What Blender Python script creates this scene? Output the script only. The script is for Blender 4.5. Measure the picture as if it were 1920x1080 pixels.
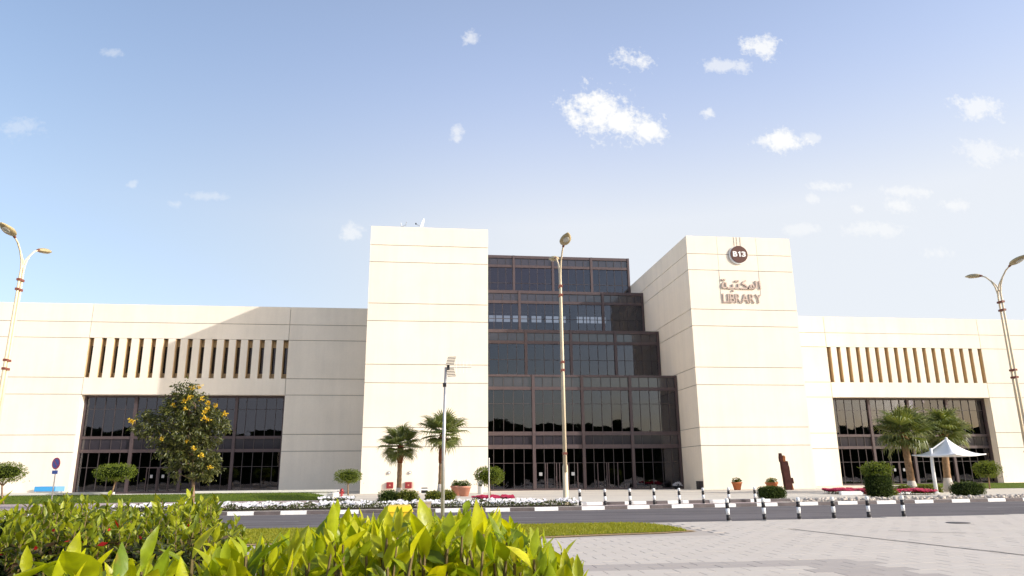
import bpy, bmesh, math, random
import numpy as np
from mathutils import Vector, Matrix, Euler
for o in list(bpy.data.objects): bpy.data.objects.remove(o)
random.seed(7); rng = np.random.default_rng(7)
R_ = math.radians
scene = bpy.context.scene
C = scene.collection

# ------------------------------------------------------------------ camera
cam = bpy.data.cameras.new('camera'); camo = bpy.data.objects.new('camera', cam); C.objects.link(camo)
YAW, PITCH, ROLL = 0.1210, 0.2520, 0.0089
Fv = Vector((math.sin(YAW)*math.cos(PITCH), math.cos(YAW)*math.cos(PITCH), math.sin(PITCH)))
R0 = Vector((math.cos(YAW), -math.sin(YAW), 0)); U0 = R0.cross(Fv)
Rv = R0*math.cos(ROLL) - U0*math.sin(ROLL); Uv = R0*math.sin(ROLL) + U0*math.cos(ROLL)
mw = Matrix((Rv, Uv, -Fv)).transposed().to_4x4(); mw.translation = (0, 0, 1.6)
camo.matrix_world = mw
cam.sensor_width = 36; cam.lens = 1351.86*36/1920; cam.clip_start = 0.05; cam.clip_end = 6000
scene.camera = camo

# ------------------------------------------------------------------ light and sky
SUN_AZ, SUN_EL = R_(116.8), R_(22.5)          # clockwise from +Y
sd = Vector((math.sin(SUN_AZ)*math.cos(SUN_EL), math.cos(SUN_AZ)*math.cos(SUN_EL), math.sin(SUN_EL)))
sun = bpy.data.lights.new('sun', 'SUN'); sun.energy = 2.9; sun.angle = R_(0.53); sun.color = (1.0, 0.955, 0.885)
suno = bpy.data.objects.new('sun', sun); C.objects.link(suno)
suno.rotation_euler = (-sd).to_track_quat('-Z', 'Y').to_euler(); suno.location = sd*200
scene.view_settings.view_transform = 'Standard'; scene.view_settings.look = 'None'
scene.view_settings.gamma = 1; scene.view_settings.exposure = 0.73
scene.view_settings.use_curve_mapping = False

world = bpy.data.worlds.new('World'); scene.world = world; world.use_nodes = True
wt = world.node_tree; wt.nodes.clear()
def wn(t, **k):
    n = wt.nodes.new(t)
    for a, b in k.items(): setattr(n, a, b)
    return n
sky = wn('ShaderNodeTexSky'); sky.sky_type = 'NISHITA'; sky.sun_disc = False
sky.sun_elevation = SUN_EL; sky.sun_rotation = SUN_AZ; sky.air_density = 1.0; sky.dust_density = 2.2; sky.ozone_density = 1.0; sky.altitude = 10
bg = wn('ShaderNodeBackground'); bg.inputs[1].default_value = 0.14
outw = wn('ShaderNodeOutputWorld')
# small fair-weather clouds: each an (x/y, z/y) direction with its angular half-sizes and density
CLOUDS = [(0.262,0.549,0.047,0.039,1.3),(0.300,0.534,0.049,0.029,1.3),(0.335,0.518,0.030,0.020,1.2),(0.539,0.681,0.036,0.020,.95),(0.476,0.643,0.041,0.013,.62),(0.321,0.642,0.026,0.018,.95),
 (0.560,0.513,0.044,0.017,1.05),(0.530,0.511,0.030,0.010,.8),(0.606,0.521,0.020,0.009,.55),(0.437,0.555,0.012,0.008,.75),(0.917,0.591,0.045,0.020,.75),(0.916,0.510,0.046,0.020,.55),(0.058,0.666,0.013,0.014,.62),(0.041,0.497,0.010,0.016,.6),
 (-0.111,0.337,0.014,0.014,.6),(-0.462,0.602,0.016,0.007,.32),(-0.568,0.477,0.028,0.016,.28),(-0.413,0.397,0.008,0.006,.35),(-0.311,0.384,0.024,0.006,.3),(-0.353,0.370,0.012,0.006,.32),
 (0.626,0.438,0.030,0.010,.6),(0.740,0.409,0.022,0.014,.65),(0.842,0.413,0.026,0.010,.6),(0.697,0.367,0.055,0.012,.5),(0.762,0.433,0.038,0.010,.55),(0.800,0.331,0.028,0.009,.45),(0.573,0.363,0.035,0.009,.45),(0.675,0.400,0.012,0.008,.6),(0.60,0.415,0.01,0.007,.5)]
HZ = 4.0
tc = wn('ShaderNodeTexCoord'); sep = wn('ShaderNodeSeparateXYZ'); wt.links.new(tc.outputs['Generated'], sep.inputs[0])
def wmath(op, a, b=None, c=None, clamp=False):
    n = wn('ShaderNodeMath', operation=op, use_clamp=clamp)
    for i, v in enumerate((a, b, c)):
        if v is None: continue
        if isinstance(v, (int, float)): n.inputs[i].default_value = v
        else: wt.links.new(v, n.inputs[i])
    return n.outputs[0]
yy = wmath('MAXIMUM', sep.outputs[1], 0.05)
cu = wmath('DIVIDE', sep.outputs[0], yy); cv = wmath('DIVIDE', sep.outputs[2], yy)
comb = wn('ShaderNodeCombineXYZ'); wt.links.new(cu, comb.inputs[0]); wt.links.new(cv, comb.inputs[1])
def wnoise(scale, detail, rough):
    n = wn('ShaderNodeTexNoise'); n.inputs['Scale'].default_value = scale; n.inputs['Detail'].default_value = detail; n.inputs['Roughness'].default_value = rough
    wt.links.new(comb.outputs[0], n.inputs['Vector']); return n.outputs['Fac']
nz = wnoise(26, 4, .5); nz2 = wnoise(130, 4, .6)
nzz = wmath('ADD', wmath('MULTIPLY', wmath('SUBTRACT', nz, .5), 2.2), wmath('MULTIPLY', wmath('SUBTRACT', nz2, .5), 1.5))
tot = None
for (u, v, a, b, k) in CLOUDS:
    dx = wmath('MULTIPLY', wmath('SUBTRACT', cu, u), 1/(a*1.25)); dy = wmath('MULTIPLY', wmath('SUBTRACT', cv, v), 1/(b*1.25))
    r2 = wmath('SQRT', wmath('ADD', wmath('MULTIPLY', dx, dx), wmath('MULTIPLY', dy, dy)))
    m = wmath('SMOOTH_MIN', wmath('MAXIMUM', wmath('MULTIPLY', wmath('ADD', wmath('SUBTRACT', .95, r2), nzz), 1.6), 0.0), 1.0, .3)
    m = wmath('MULTIPLY', m, wmath('MULTIPLY', wmath('SUBTRACT', 2.0, r2), 1.5, clamp=True))
    m = wmath('MULTIPLY', m, min(k*.9, 1.0))
    tot = m if tot is None else wmath('MAXIMUM', tot, m)
front = wmath('GREATER_THAN', sep.outputs[1], 0.06)
tot = wmath('MULTIPLY', tot, front, clamp=True)
# milky humid haze: thicker low down and towards the sun, all round the horizon
vdot = wn('ShaderNodeVectorMath', operation='DOT_PRODUCT'); wt.links.new(tc.outputs['Generated'], vdot.inputs[0]); vdot.inputs[1].default_value = (math.sin(SUN_AZ), math.cos(SUN_AZ), 0)
mr = wn('ShaderNodeMapRange', interpolation_type='SMOOTHSTEP'); mr.inputs[1].default_value = -.88; mr.inputs[2].default_value = -.22; mr.inputs[3].default_value = .22; wt.links.new(vdot.outputs['Value'], mr.inputs[0])
hz_ = wmath('MINIMUM', wmath('EXPONENT', wmath('MULTIPLY', wmath('SUBTRACT', sep.outputs[2], .33), -1/.24)), 1.0)
veil = wmath('MULTIPLY', wmath('MULTIPLY', mr.outputs[0], hz_), .88)
mixh = wn('ShaderNodeMix', data_type='RGBA', blend_type='LIGHTEN'); wt.links.new(veil, mixh.inputs['Factor']); wt.links.new(sky.outputs[0], mixh.inputs[6]); 
hc = wn('ShaderNodeMapRange', interpolation_type='SMOOTHSTEP'); hc.inputs[1].default_value = .30; hc.inputs[2].default_value = .56; wt.links.new(sep.outputs[2], hc.inputs[0])
hcol = wn('ShaderNodeMix', data_type='RGBA'); wt.links.new(hc.outputs[0], hcol.inputs['Factor']); hcol.inputs[6].default_value = (HZ*.95, HZ*.98, HZ*1.03, 1); hcol.inputs[7].default_value = (HZ*.82, HZ*.93, HZ*1.32, 1)
wt.links.new(hcol.outputs[2], mixh.inputs[7])
mixc = wn('ShaderNodeMix', data_type='RGBA'); wt.links.new(tot, mixc.inputs['Factor'])
wt.links.new(mixh.outputs[2], mixc.inputs[6]); mixc.inputs[7].default_value = (HZ*1.10, HZ*1.10, HZ*1.09, 1)
wt.links.new(mixc.outputs[2], bg.inputs[0]); wt.links.new(bg.outputs[0], outw.inputs[0])

# ------------------------------------------------------------------ helpers
class MB:
    def __init__(s): s.v = []; s.f = []
    def add(s, vs, fs):
        n = len(s.v); s.v += [tuple(p) for p in vs]; s.f += [tuple(i+n for i in f) for f in fs]; return s
    def box(s, x0, y0, z0, x1, y1, z1):
        return s.add([(x0,y0,z0),(x1,y0,z0),(x1,y1,z0),(x0,y1,z0),(x0,y0,z1),(x1,y0,z1),(x1,y1,z1),(x0,y1,z1)],
              [(0,3,2,1),(4,5,6,7),(0,1,5,4),(1,2,6,5),(2,3,7,6),(3,0,4,7)])
    def cbox(s, cx, cy, z0, w, d, h): return s.box(cx-w/2, cy-d/2, z0, cx+w/2, cy+d/2, z0+h)
    def tube(s, pts, rad, n=8, cap=True):
        pts = [Vector(p) for p in pts]
        if not hasattr(rad, '__len__'): rad = [rad]*len(pts)
        rings = []; up = Vector((0, 0, 1)); ref = None
        for i, p in enumerate(pts):
            t = (pts[min(i+1, len(pts)-1)] - pts[max(i-1, 0)]).normalized()
            if ref is None: ref = t.orthogonal().normalized()
            ref = (ref - t*ref.dot(t)).normalized(); b = t.cross(ref)
            rings.append([p + (ref*math.cos(2*math.pi*k/n) + b*math.sin(2*math.pi*k/n))*rad[i] for k in range(n)])
        vs = [q for r in rings for q in r]; fs = []
        for i in range(len(pts)-1):
            for k in range(n): fs.append((i*n+k, i*n+(k+1) % n, (i+1)*n+(k+1) % n, (i+1)*n+k))
        if cap: fs.append(tuple(range(n-1, -1, -1))); fs.append(tuple((len(pts)-1)*n+k for k in range(n)))
        return s.add(vs, fs)
    def lathe(s, prof, n=16, c=(0, 0, 0), cap=True):
        vs = []; fs = []
        for r, z in prof:
            for k in range(n): vs.append((c[0]+r*math.cos(2*math.pi*k/n), c[1]+r*math.sin(2*math.pi*k/n), c[2]+z))
        for i in range(len(prof)-1):
            for k in range(n): fs.append((i*n+k, i*n+(k+1) % n, (i+1)*n+(k+1) % n, (i+1)*n+k))
        if cap: fs.append(tuple(range(n-1, -1, -1))); fs.append(tuple((len(prof)-1)*n+k for k in range(n)))
        return s.add(vs, fs)
    def prism(s, poly, y0, y1):       # poly in X,Z, extruded along Y
        n = len(poly)
        vs = [(x, y0, z) for x, z in poly] + [(x, y1, z) for x, z in poly]
        fs = [tuple(range(n)), tuple(range(2*n-1, n-1, -1))] + [(i, i+n, (i+1) % n+n, (i+1) % n) for i in range(n)]
        return s.add(vs, fs)
    def mesh(s, name, smooth=False):
        me = bpy.data.meshes.new(name); me.from_pydata(s.v, [], s.f)
        bm = bmesh.new(); bm.from_mesh(me); bmesh.ops.recalc_face_normals(bm, faces=bm.faces); bm.to_mesh(me); bm.free()
        if smooth:
            me.polygons.foreach_set('use_smooth', [True]*len(me.polygons))
        return me
    def build(s, name, mat, parent=None, smooth=False):
        return obj(name, s.mesh(name, smooth), mat, parent)
def obj(name, me, mat, parent=None, loc=None, rot=None, scale=None):
    if mat is not None and not me.materials: me.materials.append(mat)
    o = bpy.data.objects.new(name, me); C.objects.link(o)
    if parent is not None: o.parent = parent
    if loc is not None: o.location = loc
    if rot is not None: o.rotation_euler = rot
    if scale is not None: o.scale = scale if hasattr(scale, '__len__') else (scale,)*3
    return o
def tag(o, label, cat, group=None):
    o['label'] = label; o['category'] = cat
    if group: o['group'] = group
    return o
def empty(name, loc=(0, 0, 0), rz=0):
    o = bpy.data.objects.new(name, None); C.objects.link(o); o.location = loc; o.rotation_euler = (0, 0, rz); o.empty_display_size = .2; return o
def structure(o): o['kind'] = 'structure'; return o
def stuff(o): o['kind'] = 'stuff'; return o
def copy_tree(o, parent=None):
    c = o.copy(); C.objects.link(c); c.parent = parent
    for ch in list(o.children): copy_tree(ch, c)
    return c
def np_mesh(name, V, F, smooth=False):
    """V (n,3), F list of (m,k) arrays"""
    me = bpy.data.meshes.new(name); me.vertices.add(len(V)); me.vertices.foreach_set('co', np.asarray(V, np.float32).ravel())
    loops = np.concatenate([f.ravel() for f in F]); tot = np.concatenate([np.full(len(f), f.shape[1]) for f in F])
    st = np.concatenate([[0], np.cumsum(tot)[:-1]])
    me.loops.add(len(loops)); me.loops.foreach_set('vertex_index', loops.astype(np.int32))
    me.polygons.add(len(tot)); me.polygons.foreach_set('loop_start', st.astype(np.int32)); me.polygons.foreach_set('loop_total', tot.astype(np.int32))
    me.update(calc_edges=True)
    if smooth: me.polygons.foreach_set('use_smooth', np.ones(len(tot), bool))
    return me

# ------------------------------------------------------------------ materials
def mat(name, col, rough=.7, spec=.3, metal=0, noise=None, bump=None, coat=0):
    """noise: (scale, amount 0..1, detail) value variation; bump: (scale, strength)"""
    m = bpy.data.materials.new(name); m.use_nodes = True; nt = m.node_tree; p = nt.nodes['Principled BSDF']
    p.inputs['Base Color'].default_value = (*col, 1); p.inputs['Roughness'].default_value = rough
    p.inputs['Specular IOR Level'].default_value = spec; p.inputs['Metallic'].default_value = metal
    geo = nt.nodes.new('ShaderNodeNewGeometry')
    if noise:
        last = None
        for sc, am, det in (noise if isinstance(noise, list) else [noise]):
            n = nt.nodes.new('ShaderNodeTexNoise'); n.inputs['Scale'].default_value = sc; n.inputs['Detail'].default_value = det; n.inputs['Roughness'].default_value = .6
            nt.links.new(geo.outputs['Position'], n.inputs['Vector'])
            r = nt.nodes.new('ShaderNodeMapRange'); r.inputs[1].default_value = .3; r.inputs[2].default_value = .7; r.inputs[3].default_value = 1-am; r.inputs[4].default_value = 1+am
            nt.links.new(n.outputs['Fac'], r.inputs[0])
            if last is None: last = r.outputs[0]
            else:
                mm = nt.nodes.new('ShaderNodeMath'); mm.operation = 'MULTIPLY'; nt.links.new(last, mm.inputs[0]); nt.links.new(r.outputs[0], mm.inputs[1]); last = mm.outputs[0]
        vm = nt.nodes.new('ShaderNodeVectorMath'); vm.operation = 'SCALE'; vm.inputs[0].default_value = col
        nt.links.new(last, vm.inputs['Scale']); nt.links.new(vm.outputs[0], p.inputs['Base Color'])
    if bump:
        n = nt.nodes.new('ShaderNodeTexNoise'); n.inputs['Scale'].default_value = bump[0]; n.inputs['Detail'].default_value = 4
        nt.links.new(geo.outputs['Position'], n.inputs['Vector'])
        b = nt.nodes.new('ShaderNodeBump'); b.inputs['Strength'].default_value = bump[1]; b.inputs['Distance'].default_value = .02
        nt.links.new(n.outputs['Fac'], b.inputs['Height']); nt.links.new(b.outputs[0], p.inputs['Normal'])
    return m
def leafmat(name, cols, trans=.4, rough=.5, tcol=None, spec=.3, mottle=0):
    """cols: list of colours picked per leaf (random per island)"""
    m = bpy.data.materials.new(name); m.use_nodes = True; nt = m.node_tree; p = nt.nodes['Principled BSDF']; out = nt.nodes['Material Output']
    g = nt.nodes.new('ShaderNodeNewGeometry'); oi = nt.nodes.new('ShaderNodeObjectInfo')
    ad = nt.nodes.new('ShaderNodeMath'); ad.operation = 'ADD'; nt.links.new(g.outputs['Random Per Island'], ad.inputs[0]); nt.links.new(oi.outputs['Random'], ad.inputs[1])
    fr = nt.nodes.new('ShaderNodeMath'); fr.operation = 'FRACT'; nt.links.new(ad.outputs[0], fr.inputs[0])
    cr = nt.nodes.new('ShaderNodeValToRGB'); nt.links.new(fr.outputs[0], cr.inputs[0])
    e = cr.color_ramp.elements
    while len(e) < len(cols): e.new(.5)
    for i, c in enumerate(cols): e[i].position = i/max(1, len(cols)-1); e[i].color = (*c, 1)
    if mottle:
        nz_ = nt.nodes.new('ShaderNodeTexNoise'); nz_.inputs['Scale'].default_value = mottle; nz_.inputs['Detail'].default_value = 3; nt.links.new(g.outputs['Position'], nz_.inputs['Vector'])
        mp = nt.nodes.new('ShaderNodeMapRange'); mp.inputs[1].default_value = .3; mp.inputs[2].default_value = .7; mp.inputs[3].default_value = .72; mp.inputs[4].default_value = 1.25; nt.links.new(nz_.outputs['Fac'], mp.inputs[0])
        sc_ = nt.nodes.new('ShaderNodeVectorMath'); sc_.operation = 'SCALE'; nt.links.new(cr.outputs[0], sc_.inputs[0]); nt.links.new(mp.outputs[0], sc_.inputs['Scale'])
        n3 = nt.nodes.new('ShaderNodeTexNoise'); n3.inputs['Scale'].default_value = mottle*.6; n3.inputs['Detail'].default_value = 5; nt.links.new(g.outputs['Position'], n3.inputs['Vector'])
        m3 = nt.nodes.new('ShaderNodeMapRange'); m3.inputs[1].default_value = .64; m3.inputs[2].default_value = .72; m3.inputs[4].default_value = .6; nt.links.new(n3.outputs['Fac'], m3.inputs[0])
        x3 = nt.nodes.new('ShaderNodeMix'); x3.data_type = 'RGBA'; nt.links.new(m3.outputs[0], x3.inputs[0]); nt.links.new(sc_.outputs[0], x3.inputs[6]); x3.inputs[7].default_value = (.30, .17, .03, 1)
        colout = x3.outputs[2]
        bp_ = nt.nodes.new('ShaderNodeBump'); bp_.inputs['Strength'].default_value = .5; bp_.inputs['Distance'].default_value = .004; nt.links.new(nz_.outputs['Fac'], bp_.inputs['Height']); nt.links.new(bp_.outputs[0], p.inputs['Normal'])
    else: colout = cr.outputs[0]
    nt.links.new(colout, p.inputs['Base Color']); p.inputs['Roughness'].default_value = rough; p.inputs['Specular IOR Level'].default_value = spec
    tr = nt.nodes.new('ShaderNodeBsdfTranslucent')
    hs = nt.nodes.new('ShaderNodeMix'); hs.data_type = 'RGBA'; hs.blend_type = 'MULTIPLY'; hs.inputs[0].default_value = 1
    nt.links.new(colout, hs.inputs[6]); hs.inputs[7].default_value = (*(tcol or (1.6, 1.5, .5)), 1); nt.links.new(hs.outputs[2], tr.inputs[0])
    mx = nt.nodes.new('ShaderNodeMixShader'); mx.inputs[0].default_value = trans
    nt.links.new(p.outputs[0], mx.inputs[1]); nt.links.new(tr.outputs[0], mx.inputs[2]); nt.links.new(mx.outputs[0], out.inputs[0])
    return m
M = {}
M['wall'] = mat('wall_render', (.84, .757, .64), .85, .2, noise=[(.35, .04, 4), (9, .02, 3)], bump=(60, .12))
def weather(m, streak=.045, panel=.025):
    nt = m.node_tree; p = nt.nodes['Principled BSDF']; src = p.inputs['Base Color'].links[0].from_socket
    g = nt.nodes.new('ShaderNodeNewGeometry'); mp = nt.nodes.new('ShaderNodeMapping'); mp.inputs['Scale'].default_value = (.55, .55, .035); nt.links.new(g.outputs['Position'], mp.inputs[0])
    n = nt.nodes.new('ShaderNodeTexNoise'); n.inputs['Scale'].default_value = 1.6; n.inputs['Detail'].default_value = 6; n.inputs['Roughness'].default_value = .65; nt.links.new(mp.outputs[0], n.inputs['Vector'])
    r = nt.nodes.new('ShaderNodeMapRange'); r.inputs[1].default_value = .42; r.inputs[2].default_value = .78; r.inputs[3].default_value = 1.0; r.inputs[4].default_value = 1-streak*2; nt.links.new(n.outputs['Fac'], r.inputs[0])
    oi = nt.nodes.new('ShaderNodeObjectInfo'); r2 = nt.nodes.new('ShaderNodeMapRange'); r2.inputs[3].default_value = 1-panel; r2.inputs[4].default_value = 1+panel*.6; nt.links.new(oi.outputs['Random'], r2.inputs[0])
    mm = nt.nodes.new('ShaderNodeMath'); mm.operation = 'MULTIPLY'; nt.links.new(r.outputs[0], mm.inputs[0]); nt.links.new(r2.outputs[0], mm.inputs[1])
    v = nt.nodes.new('ShaderNodeVectorMath'); v.operation = 'SCALE'; nt.links.new(src, v.inputs[0]); nt.links.new(mm.outputs[0], v.inputs['Scale']); nt.links.new(v.outputs[0], p.inputs['Base Color'])
weather(M['wall'])
M['joint'] = mat('joint', (.27, .255, .235), .9, .1)
M['sandshade'] = mat('sand_shade_reveal', (.62, .46, .27), .85, .2, noise=(2, .06, 3))  # wall's warm shade in the slots put into a deeper sand colour
M['bronze'] = mat('bronze_frame', (.085, .061, .063), .42, .4, .2, noise=(3, .1, 3))
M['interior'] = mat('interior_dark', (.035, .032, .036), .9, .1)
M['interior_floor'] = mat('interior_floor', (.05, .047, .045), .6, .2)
M['blind'] = mat('blind', (.75, .8, .82), .8, .1)
M['concrete'] = mat('pale_concrete', (.70, .67, .62), .85, .2, noise=(1.5, .06, 4))
M['asphalt'] = mat('asphalt', (.135, .122, .126), .9, .2, noise=[(.4, .12, 5), (60, .2, 2)], bump=(180, .3))
def wear(m):
    nt = m.node_tree; p = nt.nodes['Principled BSDF']; src = p.inputs['Base Color'].links[0].from_socket
    g = nt.nodes.new('ShaderNodeNewGeometry'); mp = nt.nodes.new('ShaderNodeMapping'); mp.inputs['Scale'].default_value = (.035, 1.1, 1); nt.links.new(g.outputs['Position'], mp.inputs[0])
    n = nt.nodes.new('ShaderNodeTexNoise'); n.inputs['Scale'].default_value = 1.5; n.inputs['Detail'].default_value = 5; nt.links.new(mp.outputs[0], n.inputs['Vector'])
    r = nt.nodes.new('ShaderNodeMapRange'); r.inputs[1].default_value = .3; r.inputs[2].default_value = .7; r.inputs[3].default_value = .72; r.inputs[4].default_value = 1.25; nt.links.new(n.outputs['Fac'], r.inputs[0])
    v = nt.nodes.new('ShaderNodeVectorMath'); v.operation = 'SCALE'; nt.links.new(src, v.inputs[0]); nt.links.new(r.outputs[0], v.inputs['Scale']); nt.links.new(v.outputs[0], p.inputs['Base Color'])
wear(M['asphalt'])
M['ground'] = mat('sandy_ground', (.42, .36, .28), .95, .1, noise=(.2, .1, 4))
M['plaza'] = mat('plaza_paving', (.60, .545, .465), .85, .2, noise=[(.5, .06, 4), (6, .05, 3)])
M['pink'] = mat('pink_paving', (.44, .35, .33), .9, .2, noise=[(.6, .07, 4), (14, .1, 2)])
M['kerbw'] = mat('kerb_white', (.78, .77, .75), .7, .3, noise=(4, .07, 4))
M['kerbb'] = mat('kerb_black', (.12, .10, .10), .75, .3, noise=[(2, .2, 4), (25, .15, 3)])
M['white'] = mat('white_paint', (.80, .80, .79), .5, .4, noise=(3, .04, 3))
M['black'] = mat('black_paint', (.02, .018, .02), .45, .4)
M['steel'] = mat('galvanised_steel', (.50, .49, .48), .45, .5, .55, noise=(8, .1, 3))
M['cream'] = mat('cream_post_paint', (.70, .58, .40), .45, .4, noise=(3, .06, 3))
M['rustclamp'] = mat('red_oxide_clamp', (.20, .065, .045), .6, .3)
M['lamphead'] = mat('lamp_housing', (.42, .34, .19), .45, .4, noise=(5, .1, 3))
M['lampglass'] = mat('lamp_lens', (.55, .55, .5), .2, .5)
M['rust'] = mat('rusted_steel', (.048, .015, .012), .85, .2, noise=[(3, .35, 5), (20, .2, 3)], bump=(14, .5))
M['rust2'] = mat('orange_rust', (.22, .075, .025), .85, .2, noise=(5, .25, 4))
M['terracotta'] = mat('terracotta', (.50, .17, .07), .8, .2, noise=(6, .08, 3))
M['salmon'] = mat('salmon_pot', (.56, .26, .18), .8, .2, noise=(6, .08, 3))
M['redbox'] = mat('red_enamel', (.30, .025, .03), .4, .5)
M['blue'] = mat('blue_panel', (.05, .30, .62), .5, .4)
M['lightblue'] = mat('light_blue_panel', (.22, .50, .78), .5, .4)
M['signblue'] = mat('sign_blue', (.10, .12, .42), .4, .5)
M['signred'] = mat('sign_red', (.55, .05, .12), .4, .5)
M['membrane'] = mat('white_membrane', (.82, .82, .82), .55, .3)
M['signbrown'] = mat('sign_brown', (.085, .028, .018), .4, .4)
M['letter'] = mat('bronze_letter', (.52, .41, .355), .55, .3, .0)
M['yellow'] = mat('yellow_plastic', (.75, .52, .02), .5, .4)
M['cabinet'] = mat('beige_cabinet', (.42, .34, .26), .6, .3, noise=(6, .08, 3))
M['trunk'] = mat('bark', (.24, .16, .10), .9, .1, noise=[(9, .25, 4), (40, .2, 2)], bump=(30, .8))
M['palmtrunk'] = mat('palm_bark', (.30, .19, .11), .9, .1, noise=[(7, .25, 4), (30, .25, 2)], bump=(24, .9))
M['palmfibre'] = mat('palm_fibre', (.20, .075, .035), .95, .1, noise=(22, .4, 4), bump=(40, 1))
M['whitewash'] = mat('whitewashed_bark', (.60, .53, .46), .9, .1, noise=(12, .15, 3))
M['shadeleaf'] = leafmat('shaded_leaf', [(.02, .03, .008), (.045, .055, .012), (.06, .03, .015)], .15, .6)  # dark leaf, shade of the bush's lower front put into the colour
M['core'] = mat('shrub_inside_shade', (.012, .018, .006), 1, 0)  # near-black body, shade between leaves put into its colour
M['soil'] = mat('dark_soil', (.07, .05, .04), 1, .1, noise=(12, .3, 4))
M['drysoil'] = mat('dry_soil', (.36, .25, .13), 1, .1, noise=(8, .25, 4))
M['lawn'] = mat('lawn_turf', (.085, .125, .014), .95, .1, noise=[(.8, .22, 4), (30, .25, 3)])
M['verge'] = mat('verge_turf', (.20, .21, .016), .95, .1, noise=[(1.2, .2, 4), (30, .25, 3)])
M['drain'] = mat('drain', (.10, .095, .095), .8, .2)
M['bronzedark'] = mat('bronze_mullion', (.06, .048, .05), .45, .4, .1)
M['notice'] = mat('white_paper', (.32, .32, .33), .7, .2)
# slab colours vary per slab
def slabmat(name, a, b):
    m = mat(name, a, .85, .2); nt = m.node_tree; p = nt.nodes['Principled BSDF']
    g = nt.nodes.new('ShaderNodeNewGeometry'); oi = nt.nodes.new('ShaderNodeObjectInfo')
    ad = nt.nodes.new('ShaderNodeMath'); ad.operation = 'ADD'; nt.links.new(g.outputs['Random Per Island'], ad.inputs[0]); nt.links.new(oi.outputs['Random'], ad.inputs[1])
    fr = nt.nodes.new('ShaderNodeMath'); fr.operation = 'FRACT'; nt.links.new(ad.outputs[0], fr.inputs[0])
    n = nt.nodes.new('ShaderNodeTexNoise'); n.inputs['Scale'].default_value = .9; n.inputs['Detail'].default_value = 5; nt.links.new(g.outputs['Position'], n.inputs['Vector'])
    n2 = nt.nodes.new('ShaderNodeMath'); n2.operation = 'MULTIPLY_ADD'; n2.inputs[1].default_value = .5; nt.links.new(fr.outputs[0], n2.inputs[0]); nt.links.new(n.outputs['Fac'], n2.inputs[2])
    r = nt.nodes.new('ShaderNodeMapRange'); r.inputs[1].default_value = .35; r.inputs[2].default_value = 1.15; nt.links.new(n2.outputs[0], r.inputs[0])
    mx = nt.nodes.new('ShaderNodeMix'); mx.data_type = 'RGBA'; mx.inputs[6].default_value = (*a, 1); mx.inputs[7].default_value = (*b, 1)
    nt.links.new(r.outputs[0], mx.inputs[0]); nt.links.new(mx.outputs[2], p.inputs['Base Color']); return m
M['slab'] = slabmat('paving_slab', (.53, .475, .42), (.56, .505, .45))
M['slabdark'] = slabmat('dark_paving_slab', (.40, .355, .325), (.43, .385, .35))
# glass: tinted see-through pane with a mirror coat
def glassmat(name, tint, f0, ior):
    m = bpy.data.materials.new(name); m.use_nodes = True; nt = m.node_tree; nt.nodes.remove(nt.nodes['Principled BSDF']); out = nt.nodes['Material Output']
    t = nt.nodes.new('ShaderNodeBsdfTransparent'); t.inputs[0].default_value = (*tint, 1)
    g = nt.nodes.new('ShaderNodeBsdfGlossy'); g.inputs['Color'].default_value = (.86, .84, .93, 1); g.inputs['Roughness'].default_value = .015
    n = nt.nodes.new('ShaderNodeTexNoise'); n.inputs['Scale'].default_value = .8; n.inputs['Detail'].default_value = 1
    ge = nt.nodes.new('ShaderNodeNewGeometry'); nt.links.new(ge.outputs['Position'], n.inputs['Vector'])
    b = nt.nodes.new('ShaderNodeBump'); b.inputs['Strength'].default_value = .25; b.inputs['Distance'].default_value = .02
    nt.links.new(n.outputs['Fac'], b.inputs['Height']); nt.links.new(b.outputs[0], g.inputs['Normal'])
    fr = nt.nodes.new('ShaderNodeFresnel'); fr.inputs[0].default_value = ior
    mx = nt.nodes.new('ShaderNodeMixShader'); nt.links.new(fr.outputs[0], mx.inputs[0]); nt.links.new(t.outputs[0], mx.inputs[1]); nt.links.new(g.outputs[0], mx.inputs[2]); nt.links.new(mx.outputs[0], out.inputs[0])
    return m
M['glass'] = glassmat('tinted_glass', (.50, .52, .56), .1, 1.72)
M['spandrel'] = mat('spandrel_glass', (.030, .026, .034), .12, .9, noise=(1, .1, 2))

# foliage
M['hedge'] = leafmat('young_hedge_leaf', [(.14, .21, .012), (.28, .34, .014), (.42, .45, .012), (.54, .52, .012), (.20, .28, .014)], .45, .38, (1.5, 1.45, .4), .4, 42)
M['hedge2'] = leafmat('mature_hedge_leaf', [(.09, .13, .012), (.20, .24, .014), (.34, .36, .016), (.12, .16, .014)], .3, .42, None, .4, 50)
M['redleaf'] = leafmat('red_bloom', [(.45, .02, .02), (.3, .02, .02)], .3, .6, (1.3, .6, .6))
M['stem'] = mat('stem', (.16, .12, .05), .8, .2)
M['palm'] = leafmat('palm_leaf', [(.10, .13, .035), (.16, .19, .05), (.24, .25, .09)], .25, .38, (1.3, 1.3, .5), .5)
M['topiary'] = leafmat('topiary_leaf', [(.09, .13, .012), (.15, .19, .016), (.06, .09, .012)], .3, .5)
M['clipped'] = leafmat('clipped_leaf', [(.035, .06, .012), (.07, .10, .014), (.05, .08, .012)], .2, .5)
M['olive'] = leafmat('olive_shrub_leaf', [(.10, .13, .014), (.17, .18, .018), (.07, .10, .014)], .25, .5)
M['tree'] = leafmat('tree_leaf', [(.03, .042, .010), (.06, .072, .015), (.13, .13, .03), (.04, .055, .012)], .2, .40, spec=.4)
M['yflower'] = leafmat('yellow_bloom', [(.70, .46, .03), (.80, .60, .06), (.60, .36, .02)], .3, .6, (1.1, .9, .3))
M['wflower'] = leafmat('white_bloom', [(.80, .80, .80), (.72, .72, .76), (.8, .74, .76)], .2, .7, (1, 1, 1))
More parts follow.
